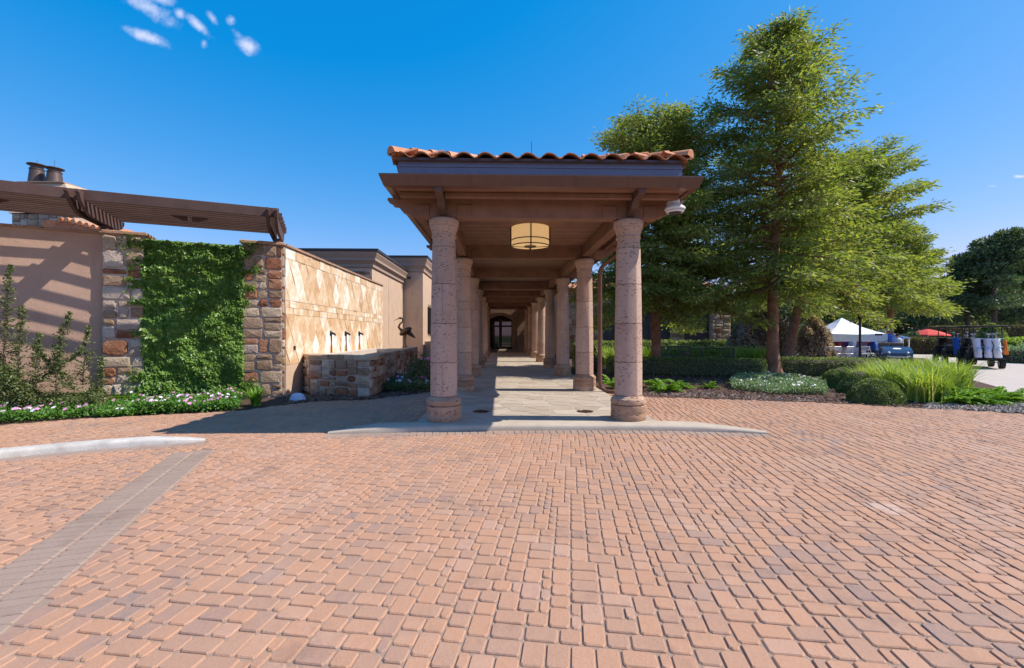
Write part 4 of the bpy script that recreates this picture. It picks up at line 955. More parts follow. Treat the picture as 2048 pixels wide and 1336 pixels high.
# ================================================================== TREES
def cypress(px, Zc, height, cb, rfun, nb, label, lean=(0, 0), asym=(0, 0), tr=.2, dens=1.0, seed=1, lsz=1.0):
    """feathery bald cypress; crown from many small leaf sprays on real branches"""
    rs = random.Random(seed); x0, y0 = w(px, Zc)
    t = empty('cypress_tree', (x0, y0, 0), label=label, cat='tree', group='bald cypress trees')
    P = lambda s: Vector((lean[0] * s ** 1.2 + .06 * math.sin(s * 7 + seed), lean[1] * s + .05 * math.cos(s * 6), height * s))
    mb = MB(); S = [0, .01, .03, .07, .15, .25, .35, .5, .65, .8, .92, .985]
    mb.tube([P(s) for s in S], [tr * (1 - s) ** .75 * (1.0 if s > .05 else 1.75 - s * 15) + .012 for s in S], 10); mb.build('trunk', M_bark, t, True)
    limbs = MB(); PP, DD = [], []
    ga = 2.399963; hc = 0
    for i in range(nb):
        s = cb / height + (1 - cb / height) * (i + .5) / nb; s = min(.985, s + rs.uniform(-.01, .01)); z = s * height
        az = i * ga + rs.uniform(-.4, .4); d = Vector((math.cos(az), math.sin(az), 0))
        k = max(.35, 1 + asym[0] * (d.x * math.cos(asym[1]) + d.y * math.sin(asym[1]))); r = rfun(s) * rs.uniform(.62, 1.16) * k
        if r < .15: continue
        frac = (z - cb) / (height - cb); upk = (-.05 + .75 * frac) * r; sag = (.16 * (1 - frac)) * r
        st_ = P(s); path = [st_ + d * (r * q) + Vector((0, 0, upk * q - sag * q * q * 1.6)) + Vector((-d.y, d.x, 0)) * (.12 * r * math.sin(q * 3 + i)) * q for q in (0, .2, .4, .6, .8, 1)]
        limbs.tube(path, [max(.008, .031 * r ** .8 * (1.05 - q)) for q in (0, .2, .4, .6, .8, 1)], 5)
        nt_ = max(5, int(r * 4.0 * dens))
        for j in range(nt_):
            q = .22 + .78 * (j + rs.random()) / nt_; k5 = min(4, int(q * 5)); base = path[k5].lerp(path[k5 + 1], q * 5 - k5)
            sd = rs.choice((-1, 1)); sdir = (d * .65 + Vector((-d.y, d.x, 0)) * sd * rs.uniform(.2, 1.1) + Vector((0, 0, rs.uniform(-.25, .45)))).normalized()
            ln = rs.uniform(.22, .75) * (1.15 - .5 * q) * min(1.3, .55 + r * .25)
            tip = base + sdir * ln; limbs.tube([base, base.lerp(tip, .5) + Vector((0, 0, .03)), tip], [.008, .006, .003], 3)
            m_ = int(44 * dens); u = NR.uniform(.05, 1.12, m_)[:, None]
            pb = np.array(base)[None] * (1 - u) + np.array(tip)[None] * u
            rad = .12 + .035 * min(r, 2)
            off = NR.normal(size=(m_, 3)) * np.array([rad, rad, rad * .40]); off[:, 2] -= .05
            PP.append(pb + off); DD.append(np.array(sdir)[None] * .9 + off / rad * .38 + NR.normal(size=(m_, 3)) * .33 + np.array([0, 0, -.30]))
    limbs.build('branches', M_bark, t, True)
    PP = np.concatenate(PP); DD = np.concatenate(DD); n = len(PP); print(label[:20], 'leaves', n)
    np_obj('crown', leaves(PP, DD, U_(.11, .24, n) * lsz, U_(.034, .065, n) * lsz), 4, L_cyp, t)
    return t
def interp(pts):
    def f(s):
        for (a, b1), (c, d) in zip(pts[:-1], pts[1:]):
            if s <= c: return b1 + (d - b1) * (s - a) / (c - a)
        return pts[-1][1]
    return f
cypress(1548, 15.9, 12.2, 2.9, interp([(0, 2.8), (.3, 3.0), (.5, 2.45), (.7, 2.1), (.85, 1.65), (.94, .95), (1, .3)]), 165, 'tallest feathery bald cypress with a straight reddish trunk behind the clipped hedge', (.2, 0), (-.05, 0), .20, 1.12, 3)
cypress(1311, 17.2, 9.5, 2.5, interp([(0, 2.5), (.3, 3.0), (.6, 2.5), (.85, 2.0), (.95, 1.4), (1, .5)]), 150, 'bald cypress just right of the near column, its crown rising behind the roof', (.1, 0), (.0, 0), .175, 1.3, 8)
cypress(1572, 21.5, 9.6, 3.5, interp([(0, 4.3), (.3, 4.3), (.55, 3.7), (.75, 2.8), (.92, 1.7), (1, .5)]), 135, 'wide bald cypress with a leaning trunk right of the tallest one', (2.7, 0), (.26, 0), .24, 1.25, 14, 1.15)
cypress(1782, 30, 9.0, 3.3, interp([(0, 3.3), (.35, 3.3), (.6, 2.5), (.8, 1.6), (.95, .8), (1, .3)]), 90, 'bald cypress farther back above the blue canopy', (.0, 0), (.12, 0), .22, 1.1, 22, 1.35)
def blobtree(name, px, Zc, height, rx, cb, mat, label, group, n=26, leaf=.3, per=420, seed=1, bark=M_bark2, flat=.5, tr=.18):
    rs = random.Random(seed); x0, y0 = w(px, Zc); t = empty(name, (x0, y0, 0), label=label, cat='tree', group=group)
    mb = MB(); S = [0, .3, .6, .9]; lx_ = rs.uniform(-.5, .5)
    mb.tube([(lx_ * s, 0, height * s) for s in S], [tr * (1.1 - s) for s in S], 7); PP, DD = [], []
    for i in range(n):
        s = rs.random() ** .8; z = cb + (height - cb) * s; rr = rx * (1 - .75 * s ** 2) * (.55 + .45 * min(1, s * 3 + .3)) * rs.uniform(.35, 1.0); a = rs.uniform(0, 6.28)
        c = Vector((rr * math.cos(a), rr * math.sin(a), z)); mb.tube([(lx_ * s, 0, z - rr * .35), (c.x * .6, c.y * .6, z - rr * .1), c], [.06, .04, .02], 4)
        R_ = rx * rs.uniform(.22, .42); v = rnd3(per) * (NR.uniform(.45, 1, per) ** .5)[:, None] * np.array([R_, R_, R_ * flat])
        PP.append(v + np.array(c)); DD.append(v / R_ + rnd3(per) * .8 + np.array([0, 0, .2]))
    mb.build('trunk', bark, t, True); PP = np.concatenate(PP); DD = np.concatenate(DD); nn = len(PP)
    np_obj('crown', leaves(PP, DD, U_(.6, 1.2, nn) * leaf, U_(.25, .5, nn) * leaf), 4, mat, t); return t
for i, (px, Zc, h, rx, lb) in enumerate([(1935, 46, 9.4, 2.6, 'shorter dark pine at the left end of the pine group on the right'), (1990, 44, 11.6, 3.4, 'tall dark pine with a layered crown near the right edge'), (2045, 47, 11.0, 3.2, 'dark pine cut by the right edge of the view'),
                                   (2110, 48, 11.8, 3.6, 'dark pine just beyond the right edge'), (1905, 58, 8.0, 2.8, 'small far pine behind the wide cypress')]):
    blobtree('pine_tree', px, Zc, h, rx, 3.0, L_pine, lb, 'dark pines at the right', 34, .42, 380, 50 + i, flat=.42, tr=.26)
lbs = ['far broadleaf tree above the clubhouse corner', 'far tree just left of the white canopy', 'far tree straight above the white canopy', 'far tree between white and blue canopies', 'far tree above the blue canopy', 'far tree behind the dome shrub', 'far tree above the red umbrellas', 'far tree left of the golf carts', 'far tree behind the golf carts', 'far tree below the pines', 'far tree at the right edge']
for i, lb in enumerate(lbs):
    blobtree('tree', 1440 + i * 62, 52 + (i * 7) % 12, 5.2 + (i * 37 % 10) * .22, 3.6, .8, L_far, lb, 'far trees behind the canopies', 26, .45, 330, 90 + i, flat=.8)
# ================================================================== HEDGES AND SHRUBS
def hedge(name, x0, y0, x1, y1, dpt, h, mat, label, cat='hedge', dens=900, leaf=.045, seed=1, group=None, rough=.03):
    d = Vector((x1 - x0, y1 - y0, 0)); L_ = d.length; d.normalize(); nv = Vector((-d.y, d.x, 0)); t = empty(name, ((x0 + x1) / 2, (y0 + y1) / 2, 0), math.atan2(d.y, d.x), label, cat, group)
    mb = MB(); mb.bbox(-L_ / 2 + .06, .06, 0, L_ / 2 - .06, dpt - .06, h - .06, .08); mb.build('twigs', M_bark2, t)
    fs = [('f', L_ * h), ('b', L_ * h * .3), ('t', L_ * dpt), ('l', dpt * h), ('r', dpt * h)]; PP, NN = [], []
    for k, a in fs:
        n = int(a * dens); u = NR.uniform(-L_ / 2, L_ / 2, n); v = NR.uniform(0, dpt, n); q = NR.uniform(0.02, h, n)
        bmp = np.array([mnoise.noise(Vector((a_ * 2.2, b_ * 2.2, c_ * 2.2 + seed))) for a_, b_, c_ in zip(u, v, q)]) * rough * 2 + NR.normal(size=n) * rough * .6
        if k == 'f': p_ = np.stack([u, -bmp, q], 1); nn = (0, -1, 0)
        elif k == 'b': p_ = np.stack([u, dpt + bmp, q], 1); nn = (0, 1, 0)
        elif k == 't': p_ = np.stack([u, v, h + bmp], 1); nn = (0, 0, 1)
        elif k == 'l': p_ = np.stack([-L_ / 2 - bmp, v, q], 1); nn = (-1, 0, 0)
        else: p_ = np.stack([L_ / 2 + bmp, v, q], 1); nn = (1, 0, 0)
        # round the shoulders
        hx = L_ / 2; rr = .12
        p_[:, 2] = np.where((p_[:, 1] < rr) & (p_[:, 2] > h - rr), p_[:, 2] - (rr - p_[:, 1]) * .25, p_[:, 2])
        PP.append(p_); NN.append(np.tile(nn, (n, 1)))
    PP = np.concatenate(PP); NN = np.concatenate(NN); n = len(PP)
    np_obj('foliage', leaves(PP, NN * .45 + rnd3(n) * .9 + np.array([0, 0, .25]), U_(.7, 1.3, n) * leaf, U_(.45, .75, n) * leaf, .15, NN * .8 + np.array([[.3, 0, .5]])), 4, mat, t); return t
def dome(name, px, Zc, rx, ry, h, mat, label, cat='shrub', n=9000, leaf=.04, group=None, z0=0, seed=1, rough=.05, rz=0, inner=True, cone=0):
    x, y = w(px, Zc); t = empty(name, (x, y, z0), rz, label, cat, group)
    v = rnd3(n); v[:, 2] = np.abs(v[:, 2]) * 1.0 - .12; k = np.array([mnoise.noise(Vector(a * 2.6 + seed * 3.1)) for a in v]); 
    s = 1 + k * rough * 4 + NR.normal(size=n) * rough * .5
    P_ = v * s[:, None]
    if cone: P_[:, :2] *= (1 - cone * np.clip(P_[:, 2:3], 0, 1)) 
    P_ = P_ * np.array([rx, ry, h]); P_[:, 2] = np.maximum(P_[:, 2], .01)
    if inner: MB().ball((0, 0, .25), .72, 10, 7, M=Matrix.Diagonal((rx * (1 - cone * .6), ry * (1 - cone * .6), h * (.95 - cone * .25), 1))).build('twigs', M_bark2, t)
    np_obj('foliage', leaves(P_, v * .5 + rnd3(n) * .8, U_(.7, 1.3, n) * leaf, U_(.45, .75, n) * leaf, .15, v * 1.1 + np.array([[.25, 0, .3]])), 4, mat, t); return t
def hg(pxa, za, pxb, zb, *a, **k): x0, y0 = w(pxa, za); x1, y1 = w(pxb, zb); return hedge('hedge', x0, y0, x1, y1, *a, **k)
hg(1215, 16.6, 1533, 15.1, .9, .60, L_box, 'low clipped boxwood hedge in front of the two benches', dens=1300, seed=2)
hg(1566, 16.0, 1765, 15.2, .9, .62, L_box, 'low clipped boxwood hedge right of the tallest cypress trunk', dens=1300, seed=3)
hg(1150, 27.0, 1462, 25.5, 1.4, .95, L_box, 'broad leafy green hedge below the dark clubhouse doors', dens=600, leaf=.12, rough=.08, seed=5)
hg(1150, 18.2, 1206, 18.2, .8, .55, L_box, 'short piece of boxwood hedge seen between the right columns', dens=1200, seed=6)
hg(1786, 34, 1900, 33, 1.6, 1.12, L_hedge, 'yellowish topped hedge behind the blue golf cart', dens=260, leaf=.16, seed=7)
hg(1895, 40, 1962, 40, 2, 2.1, L_hedge, 'tall yellow topped hedge left of the conical shrub', dens=200, leaf=.18, seed=8)
hg(1990, 40, 2150, 38, 2, 2.15, L_hedge, 'tall yellow topped hedge at the right edge', dens=200, leaf=.18, seed=9)
hg(1995, 24, 2110, 22, 1.2, .75, L_silver, 'low grey green hedge right of the golf carts', dens=400, leaf=.09, rough=.08, seed=10)
dome('shrub', 1980, 33, 1.35, 1.3, 2.5, L_box, 'dark conical shrub behind the golf carts', n=6000, leaf=.16, cone=.6, seed=2)
dome('shrub', 1822, 36, .95, .9, 1.75, L_pine, 'small dark rounded shrub beside the red umbrellas', n=4000, leaf=.14, seed=3)
dome('shrub', 2035, 30, 1.6, 1, 1.35, L_grass, 'bright green shrub at the right edge beyond the golf carts', n=4000, leaf=.16, seed=4)
dome('shrub', 1522, 23.5, 1.75, 1.3, 3.0, L_red, 'large purplish brown shrub at the clubhouse corner', n=16000, leaf=.13, seed=5, rough=.08, cone=.25)
dome('shrub', 1628, 24.8, 1.1, 1.0, 2.4, L_red, 'smaller purplish brown shrub left of the white canopy', n=8000, leaf=.13, seed=6, rough=.08, cone=.25)
dome('boxwood_ball', 1752, 9.95, .52, .46, .56, L_box, 'nearest clipped oval boxwood at the paving edge', n=11000, leaf=.042, seed=7, rough=.02)
dome('boxwood_ball', 1722, 11.5, .50, .45, .58, L_box, 'clipped boxwood just behind the nearest oval one', n=13000, leaf=.03, seed=8, rough=.025)
dome('boxwood_ball', 1682, 12.6, .50, .46, .60, L_box, 'darker clipped boxwood at the left end of the boxwood trio', n=12000, leaf=.035, seed=9, rough=.03)
# ================================================================== BLADES, FERNS, FLOWERS
def blades(n, h, spread, wd, droop, seed, base=.12):
    rs = np.random.RandomState(seed); az = rs.uniform(0, 2 * np.pi, n); tl = rs.uniform(.05, 1, n) ** .7 * spread; H_ = h * rs.uniform(.6, 1.1, n)
    bx = rs.normal(size=(n, 2)) * base; d = np.stack([np.cos(az), np.sin(az)], 1); sd = np.stack([-d[:, 1], d[:, 0]], 1); out = []
    K = 5; pts = []
    for k in range(K + 1):
        s = k / K; xy = bx + d * (tl * s ** 1.7)[:, None]; z = H_ * (s * (1 + droop * tl / max(spread, .01)) - droop * 1.1 * s ** 2.2 * tl / max(spread, .01)); ww = wd * (1 - s ** 1.8) * .5 + .0006
        L_ = np.concatenate([xy - sd * ww, z[:, None]], 1); R2 = np.concatenate([xy + sd * ww, z[:, None]], 1); pts.append((L_, R2))
    q = [np.stack([pts[k][0], pts[k][1], pts[k + 1][1], pts[k + 1][0]], 1) for k in range(K)]
    return np.concatenate(q, 1).reshape(-1, 3)
# joined strips share islands badly when loose, so weld by building indexed strips
def blade_obj(name, n, h, spread, wd, droop, seed, mat, parent, base=.12):
    V = blades(n, h, spread, wd, droop, seed, base); V = np.asarray(V, dtype=np.float32)
    o = np_obj(name, V, 4, mat, parent); bm = bmesh.new(); bm.from_mesh(o.data); bmesh.ops.remove_doubles(bm, verts=bm.verts, dist=1e-5); bm.to_mesh(o.data); bm.free(); return o
gp = []
for k in range(3):
    t = empty('ornamental_grass', (0, 0, 0)); blade_obj('blades', 230, .80, .70, .020, .55, 20 + k, L_grass, t, .10); gp.append(t)
gl = [(1735, 11.9), (1768, 11.3), (1800, 10.9), (1832, 10.7), (1866, 10.6), (1778, 12.8), (1812, 12.4), (1846, 12.1), (1880, 11.8), (1912, 11.4), (1822, 14.0), (1862, 13.8), (1900, 13.2), (1790, 14.2), (1925, 12.4), (1745, 13.2), (1845, 9.95), (1880, 9.9)]
for i, (px, Zc) in enumerate(gl):
    t = gp[i] if i < 3 else copy_tree(gp[i % 3]); x, y = w(px, Zc); t.location = (x, y, 0); t.rotation_euler.z = i * 1.3; s = random.uniform(.85, 1.12); t.scale = (s, s, s)
    tag(t, 'clump of arching bright green ornamental grass in the bed at right', 'ornamental grass', 'ornamental grass clumps at right')
tl = []
for i, (px, Zc) in enumerate([(1478, 21), (1505, 20.6), (1527, 20.2), (1455, 21.6), (1430, 22.5), (1405, 22.8), (1380, 23), (1350, 23.2), (1325, 23), (1225, 20.5), (1215, 22), (1290, 22)]):
    if i == 0: t = empty('lily_grass', (0, 0, 0)); blade_obj('blades', 220, .95, .6, .032, .45, 40, L_grass, t, .16); t0 = t
    else: t = copy_tree(t0)
    x, y = w(px, Zc); t.location = (x, y, 0); t.rotation_euler.z = i; tag(t, 'clump of tall bright strap-leaved lily grass behind the benches', 'lily grass', 'lily grass clumps behind the benches')
def fern(parent, n, L_, seed, wd=.09, upk=.9, mat=None):
    """fronds with two rows of leaflets"""
    rs = random.Random(seed); Ps, Ds, Ls = [], [], []; mb = MB()
    for i in range(n):
        a = i * 2.4 + rs.uniform(-.3, .3); el_ = rs.uniform(.25, 1.0) * upk; l = L_ * rs.uniform(.7, 1.1); d = Vector((math.cos(a), math.sin(a), 0)); path = []
        for k in range(7):
            s = k / 6; path.append(d * (l * s * math.cos(el_ * .9)) + Vector((0, 0, l * s * math.sin(el_) * 1.25 - l * .45 * s * s)))
        mb.tube(path, [.004] * 7, 3); sd = Vector((-d.y, d.x, 0))
        for k in range(34):
            s = .08 + .92 * k / 34; k6 = min(5, int(s * 6)); p_ = path[k6].lerp(path[k6 + 1], s * 6 - k6); fw2 = (path[k6 + 1] - path[k6]).normalized()
            for q in (-1, 1): Ps.append(p_); Ds.append(sd * q + fw2 * .55 + Vector((0, 0, .25))); Ls.append(wd * math.sin(math.pi * (s * .86 + .1)) + .015)
    mb.build('stems', mat or L_fern, parent); Ps = np.array(Ps); Ls = np.array(Ls)
    np_obj('fronds', leaves(Ps, np.array(Ds), Ls, Ls * .34 + .004), 4, mat or L_fern, parent)
for i, (px, py, L_, n, lb, ky) in enumerate([(1330, 783, .62, 22, 'bright fern in front of the first cypress trunk', .8), (1312, 776, .55, 18, 'bright fern just right of the near right column', .9), (1228, 777, .6, 18, 'bright fern seen between the two right columns', 1.0), (1357, 776, .5, 16, 'smaller bright fern nearest the clipped hedge', .8),
                                             (1418, 777, .34, 14, 'little pale fern alone in the mulch', 1.1), (252, 812, .50, 22, 'yellow green fern among the pink flowers below the left stone pier', 1.1), (215, 822, .42, 16, 'low yellow green fern at the edge of the left flower strip', .5), (1470, 776, .3, 12, 'small fern left of the white flowered ground cover', 1.0)]):
    x, y = g(px, py); t = empty('fern', (x, y, 0), label=lb, cat='fern'); fern(t, n, L_, 60 + i, .085 if L_ > .4 else .05, ky)
x, y = g(512, 812); t = empty('agave', (x, y, 0), label='spiky green rosette plant at the foot of the right stone pier', cat='plant'); blade_obj('blades', 90, .42, .42, .035, .25, 77, L_fern, t, .03)
for i, (px, Zc) in enumerate([(1930, 9.75), (1965, 9.7), (2000, 10.0), (1905, 9.7), (1950, 10.3), (1985, 10.7), (2020, 10.2), (1935, 10.9)]):
    if i == 0: t = empty('fern', (0, 0, 0)); fern(t, 24, .55, 88, .075, .8); f0 = t
    else: t = copy_tree(f0)
    x, y = w(px, Zc); t.location = (x, y, 0); t.rotation_euler.z = i * 2; tag(t, 'foxtail fern right of the grass bed, ' + ('second from left in front', 'third from left in front', 'at the right end in front', 'leftmost in front', 'left one behind the front row', 'right one behind the front row', 'nearest the pale road', 'touching the grass blades')[i], 'fern', 'foxtail ferns at the tip of the grass bed')
def cover(name, poly, n, h, mat, petal, nf, leaf, label, psz=.03, seed=1, mats=None):
    xs_ = [p_[0] for p_ in poly]; ys_ = [p_[1] for p_ in poly]; rs = random.Random(seed); P_, F_ = [], []
    def one():
        while True:
            x, y = rs.uniform(min(xs_), max(xs_)), rs.uniform(min(ys_), max(ys_))
            if inpoly(x, y, poly): return x, y
    for i in range(n):
        x, y = one(); hh = h * (.65 + .55 * mnoise.noise(Vector((x * 2.3, y * 2.3, seed)))) + .02; P_.append((x, y, hh * rs.random() ** .6))
    for i in range(nf):
        x, y = one(); hh = h * (.65 + .55 * mnoise.noise(Vector((x * 2.3, y * 2.3, seed)))) + .03; F_.append((x, y, hh + .02))
    P_ = np.array(P_); V = leaves(P_, rnd3(n) + np.array([0, 0, .5]), U_(.7, 1.3, n) * leaf, U_(.4, .65, n) * leaf, .15, np.array([[.2, -.5, .7]]) * np.ones((n, 1))); mi = [0] * n; pet = []
    for (x, y, z) in F_:
        nrm = Vector((rs.uniform(-.5, .5), rs.uniform(-1.1, .1), .8)).normalized(); a = nrm.orthogonal().normalized(); c = nrm.cross(a); s = psz * rs.uniform(.8, 1.2); mt = 1 if rs.random() < .65 else 2
        for k in range(5):
            t_ = k * 1.2566; d = a * math.cos(t_) + c * math.sin(t_); e = nrm.cross(d); q = Vector((x, y, z)); pet += [q, q + d * s * .6 + e * s * .38 + nrm * .004, q + d * s, q + d * s * .6 - e * s * .38 + nrm * .004]; mi.append(mt)
    if pet: V = np.concatenate([V, np.array([tuple(v) for v in pet])])
    o = np_obj(name, V, 4, mats or [mat, M_pink, M_violet], None, mi); return tag(o, label, name.replace('_', ' '), kind='stuff')
back = lambda px, t=0.0: tuple((MW2 @ Vector((t_of(px, O2, u2), -.30, 0)))[:2])
fl_poly = [g(-200, 862), g(-60, 852), g(0, 849), g(100, 841), g(190, 834), g(190, 806), g(100, 808), g(0, 812), g(-200, 824)]
cover('flower_bed', fl_poly, 15000, .26, L_cover, M_pink, 190, .06, 'pink and white periwinkle flowers below the striped stucco wall', .034, 4)
fl2 = [g(270, 832), g(330, 828), g(420, 824), g(476, 820), g(484, 803), back(470), back(380), back(300), g(262, 812)]
cover('flower_bed', fl2, 17000, .26, L_cover, M_pink, 130, .06, 'pink and white periwinkle flowers below the ivy panel', .034, 6)
cover('ground_cover', [g(190, 836), g(270, 833), g(262, 812), back(292), g(215, 806), g(190, 808)], 6000, .2, L_cover, M_pink, 14, .06, 'green foliage between the two pink flower beds', .03, 7)
cover('ground_cover', [g(1465, 780), g(1560, 790), g(1655, 790), g(1650, 770), g(1580, 758), g(1500, 757), g(1460, 764)], 20000, .24, L_silver, M_violet, 70, .06, 'grey green ground cover dotted with small white flowers beside the hedge', .03, 8, [L_silver, M_violet, M_violet])
cover('flowering_shrub', [g(758, 783), g(820, 787), g(858, 784), w(858, 13.2), w(800, 14), w(775, 13)], 9000, .36, L_shrub, M_violet, 70, .05, 'white and pink flowered shrubs in front of the long side of the basin', .04, 9)
x, y = w(846, 12.3); t = dome('flowering_shrub', 846, 12.6, .42, .4, .92, L_shrub, 'taller bush with pink blooms beside the near left column', n=6500, leaf=.05, seed=12, rough=.1)
Pf = []; rs = random.Random(4)
for i in range(28):
    a = rs.uniform(0, 6.28); e = rs.uniform(.1, 1.3); c = Vector((.43 * math.cos(a) * math.cos(e), .4 * math.sin(a) * math.cos(e), .92 * math.sin(e)))
    for k in range(5):
        d = Vector((math.cos(k * 1.257), -.5, math.sin(k * 1.257))).normalized(); s = .05; Pf += [c, c + d * s * .6 + Vector((.02, 0, .02)), c + d * s, c + d * s * .6 - Vector((.02, 0, .02))]
np_obj('flowers', np.array([tuple(v) for v in Pf]), 4, M_pink, t)
# mulch chips and stones scattered on the beds
def chips(name, poly, n, sz, mat, label, seed, thick=.4):
    rs = np.random.RandomState(seed); xs_ = [p_[0] for p_ in poly]; ys_ = [p_[1] for p_ in poly]; C = []
    while len(C) < n:
        for x, y in zip(rs.uniform(min(xs_), max(xs_), 2000), rs.uniform(min(ys_), max(ys_), 2000)):
            if len(C) < n and inpoly(x, y, poly): C.append((x, y, rs.uniform(0, .012)))
    C = np.array(C); a = rs.uniform(0, 6.28, n); t_ = rs.uniform(-.45, .45, n); L_ = rs.uniform(.5, 1.3, n)[:, None] * sz; d = np.stack([np.cos(a), np.sin(a), t_], 1); s = np.stack([-np.sin(a), np.cos(a), rs.uniform(-.4, .4, n)], 1); z = np.array([[0, 0, 1.0]])
    A = C + d * L_; B = C - d * L_; E = C + s * L_ * .4; G = C - s * L_ * .4; T = C + z * L_ * thick
    V = np.stack([A, E, T, E, B, T, B, G, T, G, A, T], 1).reshape(-1, 3)
    me = bpy.data.meshes.new(name); me.from_pydata([tuple(v) for v in np.concatenate([A, E, B, G, T])], [], [(i, n + i, 4 * n + i) for i in range(n)] + [(n + i, 2 * n + i, 4 * n + i) for i in range(n)] + [(2 * n + i, 3 * n + i, 4 * n + i) for i in range(n)] + [(3 * n + i, i, 4 * n + i) for i in range(n)])
    me.materials.append(mat); return tag(link(name, me), label, 'mulch' if 'mulch' in name else 'gravel', kind='stuff')
chips('mulch_chips', RB + [w(1850, 15), w(1500, 17), w(1240, 17)], 9000, .045, M_chip, 'scattered bark mulch over the right planting bed', 5)
chips('river_gravel', [g(1290, 790), g(1400, 795), g(1500, 799), g(1640, 804), g(1640, 797), g(1500, 790), g(1400, 785), g(1310, 782)], 500, .03, M_rock, 'pale pebbles along the edge of the right bed', 6, .6)
chips('river_gravel', [g(1840, 818), g(1950, 821), g(2048, 828), g(2120, 834), g(2080, 808), g(1960, 806), g(1860, 806)], 2200, .045, M_rock, 'grey pebbles below the foxtail ferns at far right', 7, .5)
chips('river_gravel', [g(568, 809), g(640, 801), g(740, 798), g(860, 783), w(858, 12.9), g(745, 791), g(600, 790), g(570, 796)], 3200, .045, M_chip, 'tan pebbles and bark between the basin and the paving', 8, .45)
x, y = g(595, 801); t = empty('rock_cover', (x, y, 0), .3, 'small pale blue grey rock cover beside the right stone pier', 'rock')
mb = MB(); mb.lathe([(.17, 0), (.165, .05), (.13, .13), (.07, .165), (.005, .17)], 8, sx=1.0, sy=.75); mb.build('shell', plain('pale_blue_rock', (.50, .60, .74), .7, bump=.4), t)
# ================================================================== IVY
def ivy(M, pts_n, region, label, seed, dens=1, name='ivy'):
    P_ = []; rs = random.Random(seed); N_ = []
    for i in range(pts_n):
        x, z = region(rs)
        n1 = mnoise.noise(Vector((x * 2.2 + seed, z * 1.6, 1))); n2 = mnoise.noise(Vector((x * 7, z * 7, 4 + seed)))
        d = .06 + .16 * max(0, n1 + .25) + .07 * n2 + rs.uniform(-.03, .035)
        P_.append(M @ Vector((x, -max(d, .0), z)))
    n = len(P_); P_ = np.array([tuple(v) for v in P_]); out = np.array(tuple((M.to_3x3() @ Vector((0, -1, 0)))))
    V = leaves(P_, out[None] * .35 + np.array([[0, 0, -.7]]) + rnd3(n) * .6, U_(.05, .10, n), U_(.04, .075, n), .2, out[None] * .8 + np.array([[.6, 0, .6]]))
    o = np_obj(name, V, 4, L_ivy); return tag(o, label, 'ivy')
xa, xb = tp1b, tp2a
ivy(MW2, 44000, lambda rs: (rs.uniform(xa - .02, xb + .01), rs.uniform(.03, 1) * (WT - .05)), 'dense green ivy covering the wall panel between the stone piers', 3)
def strands(seed, anchors, n):
    """creeping runners over the piers"""
    rs = random.Random(seed); L = []
    for (x, z, dx_, dz_, ln, cnt, sp) in anchors:
        for k in range(cnt):
            a, b2 = x, z; ang = math.atan2(dz_, dx_) + rs.uniform(-.5, .5)
            for q in range(int(ln / .03)):
                a += .03 * math.cos(ang); b2 += .03 * math.sin(ang); ang += rs.uniform(-.3, .3)
                for m_ in range(3): L.append((a + rs.gauss(0, sp), min(WT + .02, b2 + rs.gauss(0, sp))))
    return L
L1 = strands(5, [(xa, 3.4, -1, .2, .4, 5, .045), (xa, 3.1, -1, -.4, .35, 4, .04), (xa, 2.55, -1, .3, .3, 6, .03), (xa, 2.2, -1, -.3, .22, 5, .03), (xa, 1.5, -1, 0, .18, 4, .03), (xa, .6, -1, .2, .25, 6, .04), (xa, .25, -1, .2, .3, 8, .05),
                 (xb, 3.3, 1, .3, .5, 5, .035), (xb, 2.9, 1, .2, .35, 4, .04), (xb, 2.6, 1, -.2, .25, 5, .03), (xb, .3, 1, 0, .3, 8, .05), (xb, 2.2, 1, 0, .15, 4, .03)], 1)
MS = MW2 @ Matrix.Translation((0, -.13, 0)); P_ = np.array([tuple(MS @ Vector((a, random.uniform(-.03, .0), c))) for a, c in L1]); n = len(P_)
tag(np_obj('ivy', leaves(P_, rnd3(n) + np.array([[0, -.4, -.3]]), U_(.035, .07, n), U_(.03, .05, n), .2), 4, L_ivy), 'loose ivy runners creeping over the faces of both stone piers', 'ivy')
# ================================================================== LEFT SHRUB WITH SPIRES
def spire(P_, D_, mb, base, tip, wid, rs):
    base, tip = Vector(base), Vector(tip); d = tip - base; L_ = d.length; mb.tube([base, base.lerp(tip, .5) + Vector((rs.uniform(-.03, .03), 0, 0)), tip], [.012, .008, .003], 4)
    n = int(L_ / .045)
    for i in range(n):
        s = i / n; c = base.lerp(tip, s); wl_ = wid * (1 - s) ** .8 + .03
        for q in range(3):
            a = rs.uniform(0, 6.28); sd = (Vector((math.cos(a), math.sin(a) * .6, .28)) * wl_ * rs.uniform(.6, 1.15)); e = c + sd
            mb.tube([c, e], [.004, .002], 3)
            for k in range(9):
                P_.append(tuple(c.lerp(e, k / 8 + .05))); D_.append(tuple(Vector((rs.gauss(0, 1), rs.gauss(0, 1), rs.gauss(.2, 1)))))
rs = random.Random(12); P_, D_ = [], []; mb = MB(); zb = 8.3
x, y = w(95, 8.3); t = empty('shrub', (x, y, 0), label='wild shrub with upright feathery spires against the striped stucco wall', cat='shrub')
